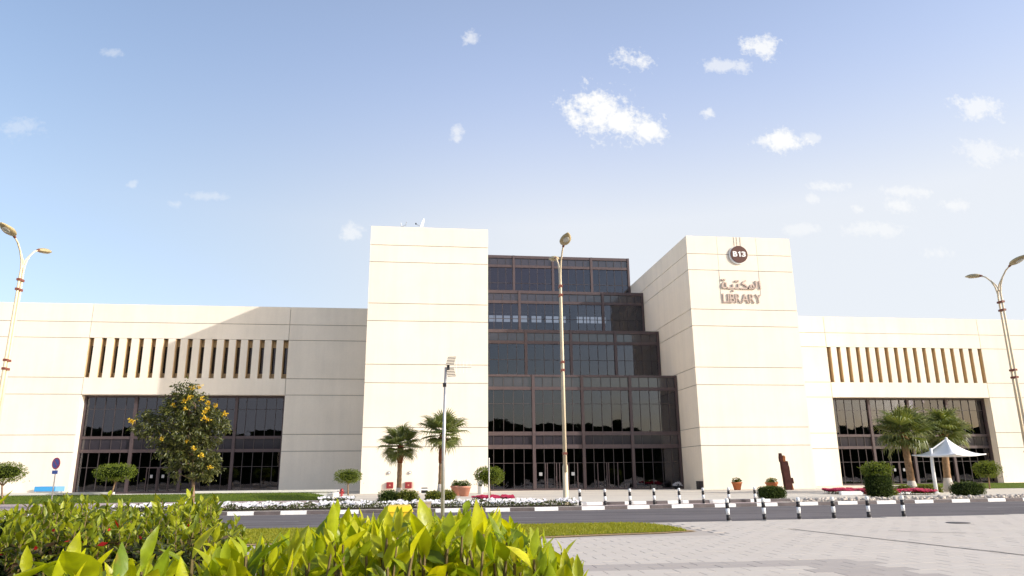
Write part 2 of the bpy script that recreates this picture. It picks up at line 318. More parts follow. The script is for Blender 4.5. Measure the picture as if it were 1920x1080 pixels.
M['rflower'] = leafmat('crimson_bloom', [(.42, .02, .06), (.5, .04, .12), (.32, .015, .04)], .25, .6, (1.2, .6, .7))
M['bedleaf'] = leafmat('bed_leaf', [(.035, .05, .012), (.07, .09, .02), (.05, .05, .02)], .2, .6)
M['grass'] = leafmat('lawn_blade', [(.07, .115, .012), (.11, .16, .016), (.16, .19, .02)], .3, .6)
M['grassy'] = leafmat('verge_blade', [(.17, .20, .015), (.25, .26, .018), (.30, .27, .03)], .3, .6)
M['rock'] = mat('bed_stone', (.50, .44, .38), .9, .2, noise=(5, .25, 4), bump=(12, .5))
M['wood'] = leafmat('distant_tree_leaf', [(.03, .045, .015), (.05, .065, .02), (.07, .08, .03)], .1, .8)
# ================================================================== ground
GZ = .16                                                  # level of the pavement round the building
structure(MB().add([(-1500,-1500,-.03),(1500,-1500,-.03),(1500,2500,-.03),(-1500,2500,-.03)], [(0,1,2,3)]).build('ground', M['ground']))
NEAR = [(-90,24.0),(3,24.0),(10,24.25),(22,25.25),(40,27.6),(110,38)]
FAR = [(-90,32.9),(5,32.6),(13.6,33.55),(30.4,35.2),(45,37.2),(110,47)]
def yat(pl, x):
    for (a, b), (c, d) in zip(pl, pl[1:]):
        if a <= x <= c: return b+(d-b)*(x-a)/(c-a)
    return pl[-1][1]
def strip(name, m, lo, hi, xs, z):
    vs = []; fs = []
    for x in xs: vs += [(x, lo(x), z), (x, hi(x), z)]
    for i in range(len(xs)-1): fs.append((2*i, 2*i+2, 2*i+3, 2*i+1))
    return structure(MB().add(vs, fs).build(name, m))
XS = [-90,-40,-20,-5,3,5,10,13.6,18,22,26,30.4,36,40,45,70,110]
road = strip('road', M['asphalt'], lambda x: yat(NEAR, x), lambda x: yat(FAR, x)-.02, XS, 0)
# worn lane dashes
for i, (x0, x1) in enumerate([(-8.4,-4.4),(.6,4.2),(24.2,27.6)]):
    yc = (yat(NEAR,(x0+x1)/2)+yat(FAR,(x0+x1)/2))/2 - .4
    sl = (yat(FAR,x1)-yat(FAR,x0))/(x1-x0)
    d = MB().add([(x0,yc-.05,.004),(x1,yc-.05+sl*(x1-x0),.004),(x1,yc+.05+sl*(x1-x0),.004),(x0,yc+.05,.004)], [(0,1,2,3)])
    d.build('lane_marking', mat('worn_white_line%d' % i, (.30,.285,.29), .8, .2, noise=(6,.3,4)), road)
strip('gutter', mat('gutter_concrete', (.30,.28,.275), .9, .2, noise=(2,.1,4)), lambda x: yat(FAR, x)-.28, lambda x: yat(FAR, x), XS, .005)
# building-side paving
strip('pavement', M['plaza'], lambda x: yat(FAR, x)+.10, lambda x: 76, XS, GZ)
strip('walkway', M['pink'], lambda x: 36.6, lambda x: 45.6, [-90,-40,-20,-5.2], GZ+.004)
strip('crossing_strip', M['pink'], lambda x: yat(FAR, x)+.15, lambda x: yat(FAR, x)+1.0, [7.0,10,13.6,17.2], GZ+.004)
# plaza grooves: broad pale bands with darker joint rows
for k, y in enumerate((47.5, 52.5, 57.6)):
    structure(MB().add([(-4.6,y,GZ+.005),(36,y,GZ+.005),(36,y+.22,GZ+.005),(-4.6,y+.22,GZ+.005)], [(0,1,2,3)]).build('paving_band', M['pink']))
# kerbs of alternately painted stones
def kerb(name, path, x0, x1, L, h, z0, w=.15):
    base = structure(MB().build(name, M['joint']) if False else empty(name, (x0, path(x0), z0)))
    base['kind'] = 'structure'
    me = {}
    for key, m in (('w', M['kerbw']), ('b', M['kerbb'])):
        b = MB(); l = L-.012
        pr = [(0,0),(0,h-.025),(.025,h),(w,h),(w,0)]
        b.add([(0,y,z) for y, z in pr]+[(l,y,z) for y, z in pr], [(4,3,2,1,0),(5,6,7,8,9)]+[(i,(i+1) % 5,(i+1) % 5+5,i+5) for i in range(5)])
        me[key] = b.mesh('kerb_stone'); me[key].materials.append(m)
    x = x0; i = 0
    while x < x1:
        y = path(x); a = math.atan2(path(x+L)-y, L)
        o = obj('kerb_stone', me['wb'[i % 2]], None, base, (x-x0, y-path(x0), random.uniform(-.004,.004)), (0,0,a)); x += L*math.cos(a); i += 1
    return base
kerb('kerb', lambda x: yat(FAR, x), -34, 52, 1.08, .15, .01)
kerb('inner_kerb', lambda x: yat(FAR, x)+1.02, 7.2, 17.2, 1.08, .16, GZ-.02)

# near paving: staggered slabs; the nearest rows are single slabs, the rest one sheet
plz = MB().add([(-14,7.5,.004),(60,7.5,.004),(60,30.25,.004),(40,27.5,.004),(22,25.2,.004),(10,24.2,.004),(3,23.97,.004),(-14,23.97,.004)], [tuple(range(8))]).build('near_paving', mat('paving_joint', (.45,.40,.355), .95, .1))
structure(plz)
SX, SY = .60, .42
def in_band(x, y): return (12.72 < y < 13.56 and x < 7.8) or (6.4 < x < 7.8 and y < 13.56)
cells = []
row = 0; y = 9.6
while y < 25.0:
    x = -3 + (SX/2 if row % 2 else 0)
    while x < 26:
        if y+SY < yat(NEAR, x)-.02 and not (x < 7.5 and y > 18.7) and (x+.3)/(y+.2) > .02: cells.append((x, y))
        x += SX
    y += SY; row += 1
cells.sort(key=lambda c: c[1]*1.0 + max(0, abs(c[0]/c[1]-.45)-.4)*60)
def slab_mb(b, x, y, dz=0):
    g = .0045; h = .012+dz; c = .005
    x0, x1, y0, y1 = x+g, x+SX-g, y+g, y+SY-g
    b.add([(x0,y0,.0),(x1,y0,.0),(x1,y1,.0),(x0,y1,.0),(x0+c,y0+c,h),(x1-c,y0+c,h),(x1-c,y1-c,h),(x0+c,y1-c,h)], [(4,5,6,7),(0,1,5,4),(1,2,6,5),(2,3,7,6),(3,0,4,7)])
sm = []
for m in ('slab', 'slabdark'):
    b = MB(); slab_mb(b, 0, 0); me = b.mesh('paving_slab'); me.materials.append(M[m]); sm.append(me)
rest = [MB(), MB()]; n = 0
for (x, y) in cells:
    k = 1 if in_band(x+.3, y+.21) else 0
    if n < 290:
        obj('paving_slab', sm[k], None, plz, (x, y, .006+random.uniform(-.0015,.0015)), (random.uniform(-.002,.002), random.uniform(-.002,.002), 0)); n += 1
    else: slab_mb(rest[k], x, y, .006+random.uniform(-.002,.002))
for k, nm in ((0, 'far_slabs'), (1, 'far_dark_slabs')):
    if rest[k].v: stuff(rest[k].build(nm, M['slabdark' if k else 'slab'], plz))
# drain channel, cracks and cover in the near paving
def flat_line(pts, w, z):
    b = MB(); vs = []; fs = []
    for i, p in enumerate(pts):
        p = Vector((*p, 0)); q = Vector((*pts[min(i+1,len(pts)-1)],0)); r = Vector((*pts[max(i-1,0)],0)); t = (q-r).normalized(); nrm = Vector((-t.y,t.x,0))*w/2
        vs += [(p+nrm+Vector((0,0,z))), (p-nrm+Vector((0,0,z)))]
    for i in range(len(pts)-1): fs.append((2*i,2*i+1,2*i+3,2*i+2))
    return b.add(vs, fs)
flat_line([(10.30+.145*t*7/7+random.uniform(-.012,.012), 20.4-.99*t) for t in [k*.35 for k in range(25)]], .065, .026).build('drain_channel', M['drain'], plz)
flat_line([(12.55,19.2),(12.8,18.75),(13.15,18.4),(13.9,18.0)], .05, .026).build('drain_channel', M['drain'], plz)
MB().lathe([(.33,0),(.33,.012),(.30,.016),(0.02,.016)], 20, (16.3,21.4,.02)).build('manhole_cover', M['drain'], plz)
# verge of grass on the near side of the road with its dry soil edge
vp = [(-60,23.95),(6.6,23.95),(7.1,23.5),(7.35,22.4),(7.45,21.2),(7.3,20.3),(6.4,20.05),(4.6,19.75),(2.9,19.35),(1.0,19.0),(-3,18.9),(-60,18.8)]
vs = [(x,y,.03) for x,y in vp]; 
verge = structure(MB().add(vs, [tuple(range(len(vp)))]).build('grass_verge', M['verge']))
structure(MB().add([(x,y,.022) for x,y in [(-60,19.6),(7.4,20.9),(7.55,20.2),(6.4,19.7),(4.6,19.4),(2.9,18.95),(1,18.6),(-60,18.4)]], [tuple(range(8))]).build('soil_edge', M['drysoil']))
def pip(px, py, poly):
    ins = np.zeros(len(px), bool); j = len(poly)-1
    for i in range(len(poly)):
        xi, yi = poly[i]; xj, yj = poly[j]
        c = ((yi > py) != (yj > py)) & (px < (xj-xi)*(py-yi)/(yj-yi+1e-12)+xi); ins ^= c; j = i
    return ins
def blades(name, m, px, py, pz, h, parent=None, w=.012):
    n = len(px); a = rng.uniform(0, 2*np.pi, n); hh = h*rng.uniform(.5, 1.25, n); ln = rng.normal(0, .35, (n, 2))*hh[:, None]
    dx, dy = np.cos(a)*w*rng.uniform(.6,1.4,n), np.sin(a)*w
    V = np.empty((n, 3, 3)); V[:,0] = np.c_[px-dx,py-dy,pz-.01]; V[:,1] = np.c_[px+dx,py+dy,pz-.01]; V[:,2] = np.c_[px+ln[:,0],py+ln[:,1],pz+hh]
    F = np.arange(n*3).reshape(n,3)
    return stuff(obj(name, np_mesh(name, V.reshape(-1,3), [F]), m, parent))
px = rng.uniform(-12, 7.6, 60000); py = rng.uniform(18.7, 24, 60000); k = pip(px, py, vp)
dens = (np.sin(px*3.1+py*2)+np.sin(px*1.3-py*4.1)) > -1.2 - (py-19.3)*.6; k &= dens
tag(blades('verge_grass', M['grassy'], px[k], py[k], np.full(k.sum(), .03), .05), 'bright yellow-green mown grass beside the near edge of the road', 'grass')

# lawns on the building side
def lawn(name, xs, ys, zf, label, nb, h=.05):
    b = MB(); nx, ny = len(xs), len(ys)
    b.add([(x, y, zf(x, y)) for y in ys for x in xs], [(j*nx+i, j*nx+i+1, (j+1)*nx+i+1, (j+1)*nx+i) for j in range(ny-1) for i in range(nx-1)])
    structure(b.build(name, M['lawn'], None, True))
    px = rng.uniform(xs[0], xs[-1], nb); py = rng.uniform(ys[0], ys[-1], nb); pz = np.array([zf(a, c) for a, c in zip(px, py)])
    tag(blades('lawn_grass', M['grass'], px, py, pz, h, None, .02), label, 'grass')
def zl(x, y):
    t = min(1, max(0, (y-45.6)/4.6)); e = min(1, max(0, (-5.4-x)/2.2)); e = e*e*(3-2*e)
    return GZ+.01+(t*t*(3-2*t)*.34*e)
lawn('lawn', [-70,-50,-40,-30,-24,-20,-16,-12,-9,-7.8,-7.0,-6.4,-5.9,-5.5], [45.6,46.2,46.8,47.6,48.6,49.6,50.3], zl, 'mown green lawn rising to the white wall at left', 26000)
lawn('side_lawn', [42.5,50,60,85], [53,57,61,66], lambda x, y: GZ+.02+(y-53)*.012, 'strip of green lawn at the right edge before the building', 9000)
lawn('verge_lawn', [-34,-26,-20,-15.2], [33.4,34.6,36.2], lambda x, y: GZ+.02, 'narrow grass strip beside the kerb at far left', 7000)
# low white boundary wall behind the lawn
bw = empty('boundary_wall', (-30, 50.5, GZ)); tag(bw, 'low white boundary wall behind the left lawn', 'wall')
def wp(o, P):
    o.matrix_parent_inverse = Matrix.Translation(-Vector(P)); return o
def wpart(mb, name, m, parent, smooth=False):
    return wp(mb.build(name, m, parent, smooth), parent.location)
wpart(MB().box(-75,50.35,GZ-.05,-5.55,50.65,.545), 'wall_base', M['concrete'], bw)
for (a, b2) in ((-75,-19.6),(-14.9,-5.5)):
    wpart(MB().box(a,50.28,.548,b2,50.72,.68), 'coping', M['concrete'], bw)
wpart(MB().box(-5.78,46.8,GZ-.05,-5.46,50.33,.52), 'end_wall', M['concrete'], bw)

# ================================================================== library building
TZ = [.2, 3.767, 5.292, 8.903, 10.43, 14.095, 15.603, 19.228, 20.745, 22.43]
BX = Vector((9, 70, 0))
lib = empty('library_building', BX)
tag(lib, 'pale stone library with two plain towers, stepped dark glass front and low wings', 'building')
GAP = .05
def tower(x0, x1):
    y0, y1 = 60.0, 84.0
    t = wpart(MB().box(x0+.07, y0+.07, .0, x1-.07, y1-.07, TZ[-1]-.3), 'tower', M['joint'], lib)
    for i, (a, b) in enumerate(zip(TZ, TZ[1:])):
        lo = a+GAP/2 if i else .12; hi = b-(GAP/2 if i < len(TZ)-2 else 0)
        last = i == len(TZ)-2
        # front panel, two flanks and back
        xs = [x0, x1] if not (x0 > 20 and i >= 7) else [x0, 26.15, 29.9, x1]
        for k, (p, q) in enumerate(zip(xs, xs[1:])):
            g0 = .012 if k else 0; g1 = .012 if k < len(xs)-2 else 0
            MB().box(p+g0, y0, lo, q-g1, y0+.3, hi).build('wall_panel', M['wall'], t)
        for (p, q) in ((x0, x0+.3), (x1-.3, x1)):
            MB().box(p, y0+.302, lo, q, y1, hi).build('wall_panel', M['wall'], t)
        if last: MB().box(x0+.3, y1-.3, lo, x1-.3, y1, hi).build('wall_panel', M['wall'], t)
    MB().box(x0-.02, y0-.02, 0, x1+.02, y0+.2, .118).build('plinth', M['concrete'], t)
    return t
tL = tower(-4.91, 5.21); tR = tower(23.27, 33.18)

WY = 69.82
def wing(xa, o0, o1, xb, cols):
    """xa..xb wall, o0..o1 opening"""
    core = MB()
    yb = WY+.09
    core.box(xa, yb, 0, o0-.02, 80, 17.1).box(o1+.02, yb, 0, xb, 80, 17.1)
    core.box(o0-.02, yb, 8.94, o1+.02, 80, 10.40).box(o0-.02, yb, 14.13, o1+.02, 80, 17.1)
    core.box(o0-.02, WY+.80, 10.40, o1+.02, 80, 14.13)
    w = wpart(core, 'wing', M['joint'], lib)
    Z = TZ[:7]+[17.33]; Z[0] = .12
    rows = list(zip(Z, Z[1:]))
    for (p, q) in cols:                                   # full-height panel columns
        for i, (a, b) in enumerate(rows):
            MB().box(p+GAP/2, WY, a+(GAP/2 if i else 0), q-GAP/2, WY+.1, b-(GAP/2 if i < 6 else 0)).build('wall_panel', M['wall'], w)
    for i in (3, 5, 6):
        a, b = rows[i]; MB().box(o0+GAP/2, WY, a+(GAP/2 if i != 3 else .0), o1-GAP/2, WY+.1, b-(GAP/2 if i == 5 else 0)).build('wall_panel', M['wall'], w)
    # coping of the parapet behind the panels
    MB().box(xa, WY+.1, 17.1, xb, WY+.5, 17.30).build('parapet', M['wall'], w)
    # reveal of the big opening
    RY = WY+.95
    MB().box(o0-.35, WY+.11, .12, o0, RY, 8.9).build('reveal', M['wall'], w)
    MB().box(o1, WY+.11, .12, o1+.35, RY, 8.9).build('reveal', M['wall'], w)
    MB().box(o0, WY+.101, 8.903, o1, RY+1, 9.1).build('soffit', M['wall'], w)
    # slots: seventeen between sixteen piers
    per = (o1-o0+.0)/(17+16*1.37); sw = per; pw = per*1.37
    for i in range(17):
        x = o0 + i*(sw+pw)
        if i < 16: MB().box(x+sw, WY+.002, 10.43, x+sw+pw, WY+.76, 14.095).build('pier', M['wall'], w)
    MB().box(o0, WY+.70, 10.43, o1, WY+.80, 10.95).build('slot_sill', M['sandshade'], w)
    MB().box(o0, WY+.70, 13.45, o1, WY+.80, 14.095).build('slot_header', M['sandshade'], w)
    for i in range(17):
        x = o0 + i*(sw+pw)
        MB().box(x, WY+.74, 10.95, x+sw, WY+.76, 13.45).build('slot_pane', M['glass'], w)
        MB().box(x+.002, WY+.06, 10.432, x+.018, WY+.7, 14.09).build('slot_shade_lining', M['sandshade'], w)  # thin skin on the jamb, carrying the warm shade as colour
        MB().box(x+sw-.018, WY+.06, 10.432, x+sw-.002, WY+.7, 14.09).build('slot_shade_lining', M['sandshade'], w)
        MB().box(x+sw/2-.02, WY+.71, 10.95, x+sw/2+.02, WY+.739, 13.45).build('slot_mullion', M['bronze'], w)
    return w
def curtain(name, x0, x1, y, z0, z1, beams, thin, nb, nc, spans, parent, back=5.0, first_post=True, doors=(), mw=.26):
    """frame mesh with panes; beams: (z0,z1) heavy bars; thin: z of thin bars; spans: (z0,z1,kind)"""
    fr = MB(); bw_ = (x1-x0)/nb
    for i in range(nb+1):
        x = x0+i*bw_; a = x-mw/2; b = x+mw/2
        if i == 0: a, b = x+.01, x+mw*.6
        if i == nb: a, b = x-mw*.9, x-.01
        fr.box(a, y-.16, z0, b, y+.2, z1-.002)
    for (a, b) in beams: fr.box(x0+.012, y-.10, a, x1-.012, y+.15, b)
    cw = bw_/nc; th = MB()
    for i in range(nb):
        for k in range(1, nc):
            x = x0+i*bw_+k*cw; th.box(x-.022, y-.03, z0, x+.022, y+.09, z1-.01)
    for z in thin: th.box(x0+.014, y-.026, z-.02, x1-.014, y+.088, z+.02)
    f = wpart(fr, name, M['bronze'], lib) if parent is None else fr.build(name, M['bronze'], parent)
    th.build('mullion_grid', M['bronzedark'], f)
    cache = {}
    for (a, b, kind) in spans:
        key = (round(b-a, 4), kind)
        if key not in cache:
            me = MB().box(-cw/2+.02, -.012, 0, cw/2-.02, .012, b-a).mesh('pane'); me.materials.append(M['glass' if kind == 'pane' else 'spandrel']); cache[key] = me
        for i in range(nb*nc):
            obj(kind, cache[key], None, f, (x0+(i+.5)*cw, y+.035, a), (R_(random.gauss(0,.13)), 0, R_(random.gauss(0,.22))))
    return f
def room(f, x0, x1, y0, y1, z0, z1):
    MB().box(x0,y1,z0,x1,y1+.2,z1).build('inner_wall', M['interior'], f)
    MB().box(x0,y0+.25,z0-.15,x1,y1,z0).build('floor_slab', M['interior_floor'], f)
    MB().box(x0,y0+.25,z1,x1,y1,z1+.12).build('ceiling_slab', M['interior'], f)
wL = wing(-72, -30.9, -13.0, -4.92, [(-72,-54),(-54,-30.9),(-13.0,-4.91)])
wR = wing(33.19, 41.43, 58.98, 96, [(33.18,41.43),(58.98,78),(78,96)])
for (o0, o1) in ((-30.9, -13.0), (41.43, 58.98)):
    y = WY+.95
    f = curtain('window_wall', o0, o1, y, .16, 8.9, [(8.72,8.9),(4.95,5.2),(3.74,4.02),(.16,.32)], [7.65,2.44], 4, 5,
        [(5.2,8.72,'pane'),(4.02,4.95,'spandrel_panel'),(2.44,3.74,'pane'),(.32,2.44,'pane')], None)
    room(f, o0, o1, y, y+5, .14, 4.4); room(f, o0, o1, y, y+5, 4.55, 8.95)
    for sgn in (0, 1):   # double doors in the second bay
        x = o0+(o1-o0)/4*1.35+sgn*1.0
        MB().box(x,y-.07,.17,x+.06,y-.03,2.42).box(x+.9,y-.07,.17,x+.96,y-.03,2.42).box(x+.06,y-.07,2.36,x+.9,y-.03,2.42).box(x+.06,y-.07,.17,x+.9,y-.03,.30).build('door', M['bronze'], f)
        MB().box(x+.36,y-.045,1.5,x+.58,y-.035,1.78).build('notice', M['notice'], f)
# stepped glass front
AX0, AX1 = 5.23, 23.25
GY = [64.9, 69.27, 73.7, 78.34]; GZT = [.16, 10.31, 15.34, 20.44, 25.73]
tiers = []
f = curtain('glass_tier', AX0, AX1, GY[0], .16, 10.31, [(10.12,10.31),(8.92,9.21),(4.88,5.22),(3.72,4.08),(.16,.28)], [7.69,2.49], 4, 5,
    [(9.21,10.12,'spandrel_panel'),(5.22,8.92,'pane'),(4.08,4.88,'spandrel_panel'),(2.49,3.72,'pane'),(.28,2.49,'pane')], None)
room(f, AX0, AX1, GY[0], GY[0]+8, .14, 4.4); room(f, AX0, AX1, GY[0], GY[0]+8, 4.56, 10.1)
for k, (x, nt) in enumerate(((9.85,1),(10.85,0),(11.95,0),(12.75,1),(15.4,0),(16.4,0))):
    y = GY[0]
    MB().box(x,y-.09,.17,x+.07,y-.035,2.48).box(x+.83,y-.09,.17,x+.9,y-.035,2.48).box(x+.07,y-.09,.17,x+.83,y-.035,.32).box(x+.78,y-.14,.95,x+.81,y-.10,1.35).build('door', M['bronze'], f)
    if nt: MB().box(x+.30,y-.05,1.40,x+.58,y-.04,1.68).build('notice', M['notice'], f)
tiers.append(f)
for i in (1, 2, 3):
    z0, z1 = GZT[i], GZT[i+1]; y = GY[i]
    f = curtain('glass_tier', AX0, AX1, y, z0-.3, z1, [(z1-.32,z1),(z1-1.42,z1-1.12),(z0-.3,z0+.1)], [z0+2.05], 4, 5,
        [(z1-1.12,z1-.32,'spandrel_panel'),(z0+.1,z1-1.42,'pane')], None)
    if i == 2:                                            # back windows of the third storey let the sky through
        yb = y+8; MB().box(AX0,y+.25,z0-.4,AX1,yb,z0-.25).build('floor_slab', M['interior_floor'], f); MB().box(AX0,y+.25,z1-.25,AX1,yb,z1-.13).build('ceiling_slab', M['interior'], f)
        iw = MB().box(AX0,yb,z0-.25,AX1,yb+.2,18.7).box(AX0,yb,20.02,AX1,yb+.2,z1-.13).box(AX0+.3,yb+.02,19.52,AX1,yb+.18,19.72); xe = AX0
        for (a, b) in ((7.2,9.7),(10.0,11.7),(12.2,13.4),(13.9,16.3),(17.6,21.1)): iw.box(xe,yb,18.7,a,yb+.2,20.02); xe = b
        iw.box(xe,yb,18.7,AX1,yb+.2,20.02)
        for q in (8.0,8.9,10.8,12.8,14.7,15.5,18.4,19.2,20.1): iw.box(q-.05,yb+.01,18.7,q+.05,yb+.19,20.02)
        iw.build('inner_wall', M['interior'], f)
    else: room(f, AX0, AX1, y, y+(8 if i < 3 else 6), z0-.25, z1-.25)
    MB().box(AX0, GY[i-1]+.16, z0-.06, AX1, y-.17, z0-.004).build('terrace', M['concrete'], f)
    tiers.append(f)
MB().box(AX0, GY[3]+.16, 25.6, AX1, 84.9, 25.72).box(AX1-.2, GY[3]+.2, 20.2, AX1-.02, 84.9, 25.6).box(AX0, 84.7, 20.4, AX1-.2, 84.9, 25.6).build('roof', M['bronze'], tiers[3])
# fittings on the towers
MB().box(23.2,60.12,.17,23.265,60.75,.85).box(23.18,60.8,.17,23.265,61.5,.85).build('vent_grille', mat('grille', (.06,.05,.05), .6, .3), tR)
MB().box(-.76,59.965,.18,-.21,59.998,1.02).build('service_door', M['wall'], tL)
#PART3
# ================================================================== signs on the right tower
def text_mesh(ch, size, ext, bold=0.0):
    cu_ = bpy.data.curves.new('t', 'FONT'); cu_.body = ch; cu_.size = size; cu_.extrude = ext; cu_.offset = bold; cu_.resolution_u = 4
    o = bpy.data.objects.new('t', cu_); C.objects.link(o); bpy.context.view_layer.update()
    dg = bpy.context.evaluated_depsgraph_get(); me = bpy.data.meshes.new_from_object(o.evaluated_get(dg)); bpy.data.objects.remove(o)
    me.name = 'letter'; return me
def word(txt, x0, x1, z0, z1, y, m, parent, ext=.05, bold=.0):
    ms = [text_mesh(c, 1.0, ext, bold) for c in txt]
    ex = []
    for me in ms:
        co = np.array([v.co for v in me.vertices]); ex.append((co[:,0].min(), co[:,0].max(), co[:,1].min(), co[:,1].max()))
    gap = .075; wd = sum(e[1]-e[0] for e in ex)+gap*(len(ex)-1); sx = (x1-x0)/wd; sz_ = (z1-z0)/max(e[3]-e[2] for e in ex)
    x = x0
    for me, e in zip(ms, ex):
        for v in me.vertices:
            cx, cy, cz = v.co; v.co = (x+(cx-e[0])*sx, y-cz, z0+(cy-min(q[2] for q in ex))*sz_)
        o = obj('letter', me, m, parent); wp(o, parent.location); x += (e[1]-e[0]+gap)*sx
ls = empty('wall_lettering', (28.1, 59.95, 16.2)); tag(ls, 'bronze capital letters reading LIBRARY on the right tower', 'sign')
word('LIBRARY', 26.27, 29.90, 16.22, 17.06, 59.93, M['letter'], ls, .035, .0)
ar = empty('arabic_lettering', (28.1, 59.95, 17.6)); tag(ar, 'bronze Arabic word for library above the LIBRARY letters', 'sign')
def az(p): return (26.27+(p[0]-180)*.00700, 17.60-(p[1]-712)*.00700)
def stroke(pts, w=.13, name='letter'):
    b = MB(); q = [Vector(az(p)) for p in pts]; L = []; Rr = []
    for i, p in enumerate(q):
        t = (q[min(i+1,len(q)-1)]-q[max(i-1,0)]).normalized(); nn = Vector((-t.y, t.x))*w/2
        L.append(p+nn); Rr.append(p-nn)
    n = len(q); vs = [(p.x,59.88,p.y) for p in L]+[(p.x,59.88,p.y) for p in Rr]+[(p.x,59.985,p.y) for p in L]+[(p.x,59.985,p.y) for p in Rr]
    fs = []
    for i in range(n-1):
        fs += [(i,i+1,n+i+1,n+i),(2*n+i,3*n+i,3*n+i+1,2*n+i+1),(i,2*n+i,2*n+i+1,i+1),(n+i,n+i+1,3*n+i+1,3*n+i)]
    fs += [(0,n,3*n,2*n),(n-1,3*n-1,4*n-1,2*n-1)]
    return b.add(vs, fs)
def glyph(*ss):
    b = MB()
    for s_ in ss:
        t = stroke(*s_) if isinstance(s_, tuple) and isinstance(s_[0], list) else stroke(s_)
        b.add(t.v, t.f)
    return wpart(b, 'letter', M['letter'], ar)
dot = lambda x, y, r=11: ([(x-r,y),(x+r,y)], .15)
glyph([(690,612),(693,660),(698,722)])                                            # alif
glyph([(640,612),(643,660),(640,705),(615,716),(588,716)])                        # lam
glyph([(608,716),(606,680),(585,664),(566,680),(566,710),(590,718)], [(570,716),(525,716)])      # mim
glyph([(540,716),(520,712),(515,690),(490,668),(455,652),(470,635),(508,612)], [(530,716),(420,716)])  # kaf
glyph([(402,655),(404,700),(395,716),(350,716)], dot(372,622), dot(402,620))      # ta
glyph([(326,662),(328,700),(320,716),(245,716)], dot(326,748))                    # ba
glyph([(250,716),(238,700),(236,650),(215,640),(186,668),(182,700),(205,716),(236,708)], dot(192,606), dot(222,606))  # ta marbuta
bs = empty('round_sign', (28.11, 59.9, 20.74)); tag(bs, 'round brown sign with white B13 high on the right tower', 'sign')
def disc(cx, cz, r, y0, y1, n=40):
    return MB().prism([(cx+r*math.cos(2*math.pi*k/n), cz+r*math.sin(2*math.pi*k/n)) for k in range(n)], y0, y1)
wpart(disc(28.11, 20.74, .80, 59.80, 59.88), 'sign_disc', M['signbrown'], bs)
wpart(disc(28.02, 20.68, .86, 59.883, 59.93), 'back_plate', M['white'], bs)
word('B', 27.50, 27.92, 20.50, 21.0, 59.785, M['white'], bs, .02, .03)
wpart(MB().prism([(28.10,20.50),(28.10,20.86),(28.00,20.82),(28.00,20.91),(28.14,21.0),(28.22,21.0),(28.22,20.50)], 59.765, 59.799), 'letter', M['white'], bs)
word('3', 28.32, 28.71, 20.50, 21.0, 59.785, M['white'], bs, .02, .03)
for x in (27.80, 28.06, 28.40): wpart(MB().box(x-.014,59.965,21.45,x+.014,59.985,22.42), 'bracket', mat('bracket_metal', (.45,.40,.34), .6, .3), bs)
wpart(MB().box(28.0,59.931,20.6,28.2,59.999,20.85), 'mount', M['steel'], bs)
for x in (26.15, 29.9):
    wpart(MB().box(x-.015,59.975,16.9,x+.015,59.998,19.2), 'cable_run', mat('cable_run_paint', (.66,.62,.55), .8, .2), ls)

# small fittings on the left tower
def hose(x0, x1, label):
    e = empty('hose_cabinet', ((x0+x1)/2, 59.99, .55)); tag(e, label, 'cabinet', 'red hose cabinets')
    w = x1-x0
    MB().box(-w/2,-.2,0,w/2,.005,.48).build('cabinet_body', M['redbox'], e)
    MB().box(-w/2+.05,-.215,.05,w/2-.05,-.201,.43).build('cabinet_door', mat('red_enamel_door', (.24,.022,.026), .4, .5), e)
    MB().lathe([(.09,0),(.09,.01)], 14).build('roundel', M['salmon'], e)
    e.children[-1].location = (0,-.217,.24); e.children[-1].rotation_euler = (R_(90),0,0); e.children[-1].scale = (.7,.7,.7)
hose(-2.86, -2.33, 'left red hose cabinet on the left tower wall')
hose(-1.40, -.87, 'right red hose cabinet on the left tower wall, beside the white door')
for x, l in ((-2.67,'left'),(-1.03,'right')):
    e = empty('alarm_bell', (x, 59.99, 1.76)); tag(e, 'small grey alarm bell above the %s red cabinet' % l, 'bell', 'alarm bells')
    MB().prism([(.13*math.cos(k*.4488), .13*math.sin(k*.4488)) for k in range(14)], -.09, .0).build('gong', M['steel'], e)
    MB().box(-.06,-.12,-.06,.06,-.092,.06).build('clapper_box', M['white'], e)
e = empty('louvred_box', (.12, 58.3, GZ)); tag(e, 'low white box with black louvres before the left tower', 'equipment box')
MB().box(-.25,-.2,.0,.25,.2,.48).build('case', M['white'], e); MB().box(-.24,-.215,.05,.24,-.201,.26).build('louvre', M['black'], e); MB().box(-.24,-.215,.38,.24,-.201,.46).build('louvre', M['black'], e)
e = empty('hydrant', (-5.28, 50.2, GZ)); tag(e, 'small red fire hydrant at the end of the boundary wall', 'hydrant')
MB().lathe([(.13,0),(.13,.05),(.09,.06),(.09,.42),(.12,.43),(.12,.47),(.07,.55),(.03,.60)], 14).build('barrel', M['redbox'], e, True)
for s in (-1, 1): MB().tube([(0,0,.32),(s*.17,0,.32)], .05, 8).build('outlet', M['redbox'], e)
e = empty('satellite_dish', (-.75, 66, 22.3)); tag(e, 'white satellite dish on the left tower roof', 'dish')
b = MB(); pr = [(.02,0),(.3,.04),(.55,.13),(.75,.26)]; b.lathe(pr, 20, cap=False)
d = b.build('reflector', M['white'], e, True); d.location = (.25,0,2.35); d.rotation_euler = (0, R_(-68), R_(8))
MB().tube([(0.3,0,-.1),(.3,0,2.3)], .04, 8).build('mast', M['steel'], e); MB().tube([(.2,0,2.2),(-.45,0,2.55)], .02, 6).build('feed_arm', M['steel'], e); MB().lathe([(.05,0),(.07,.1),(.04,.16)], 8, (-.45,0,2.5)).build('feed_horn', M['black'], e)
e = empty('roof_camera', (-2.45, 66, 22.3)); tag(e, 'tiny grey mast with a bracket on the left tower roof', 'mast')
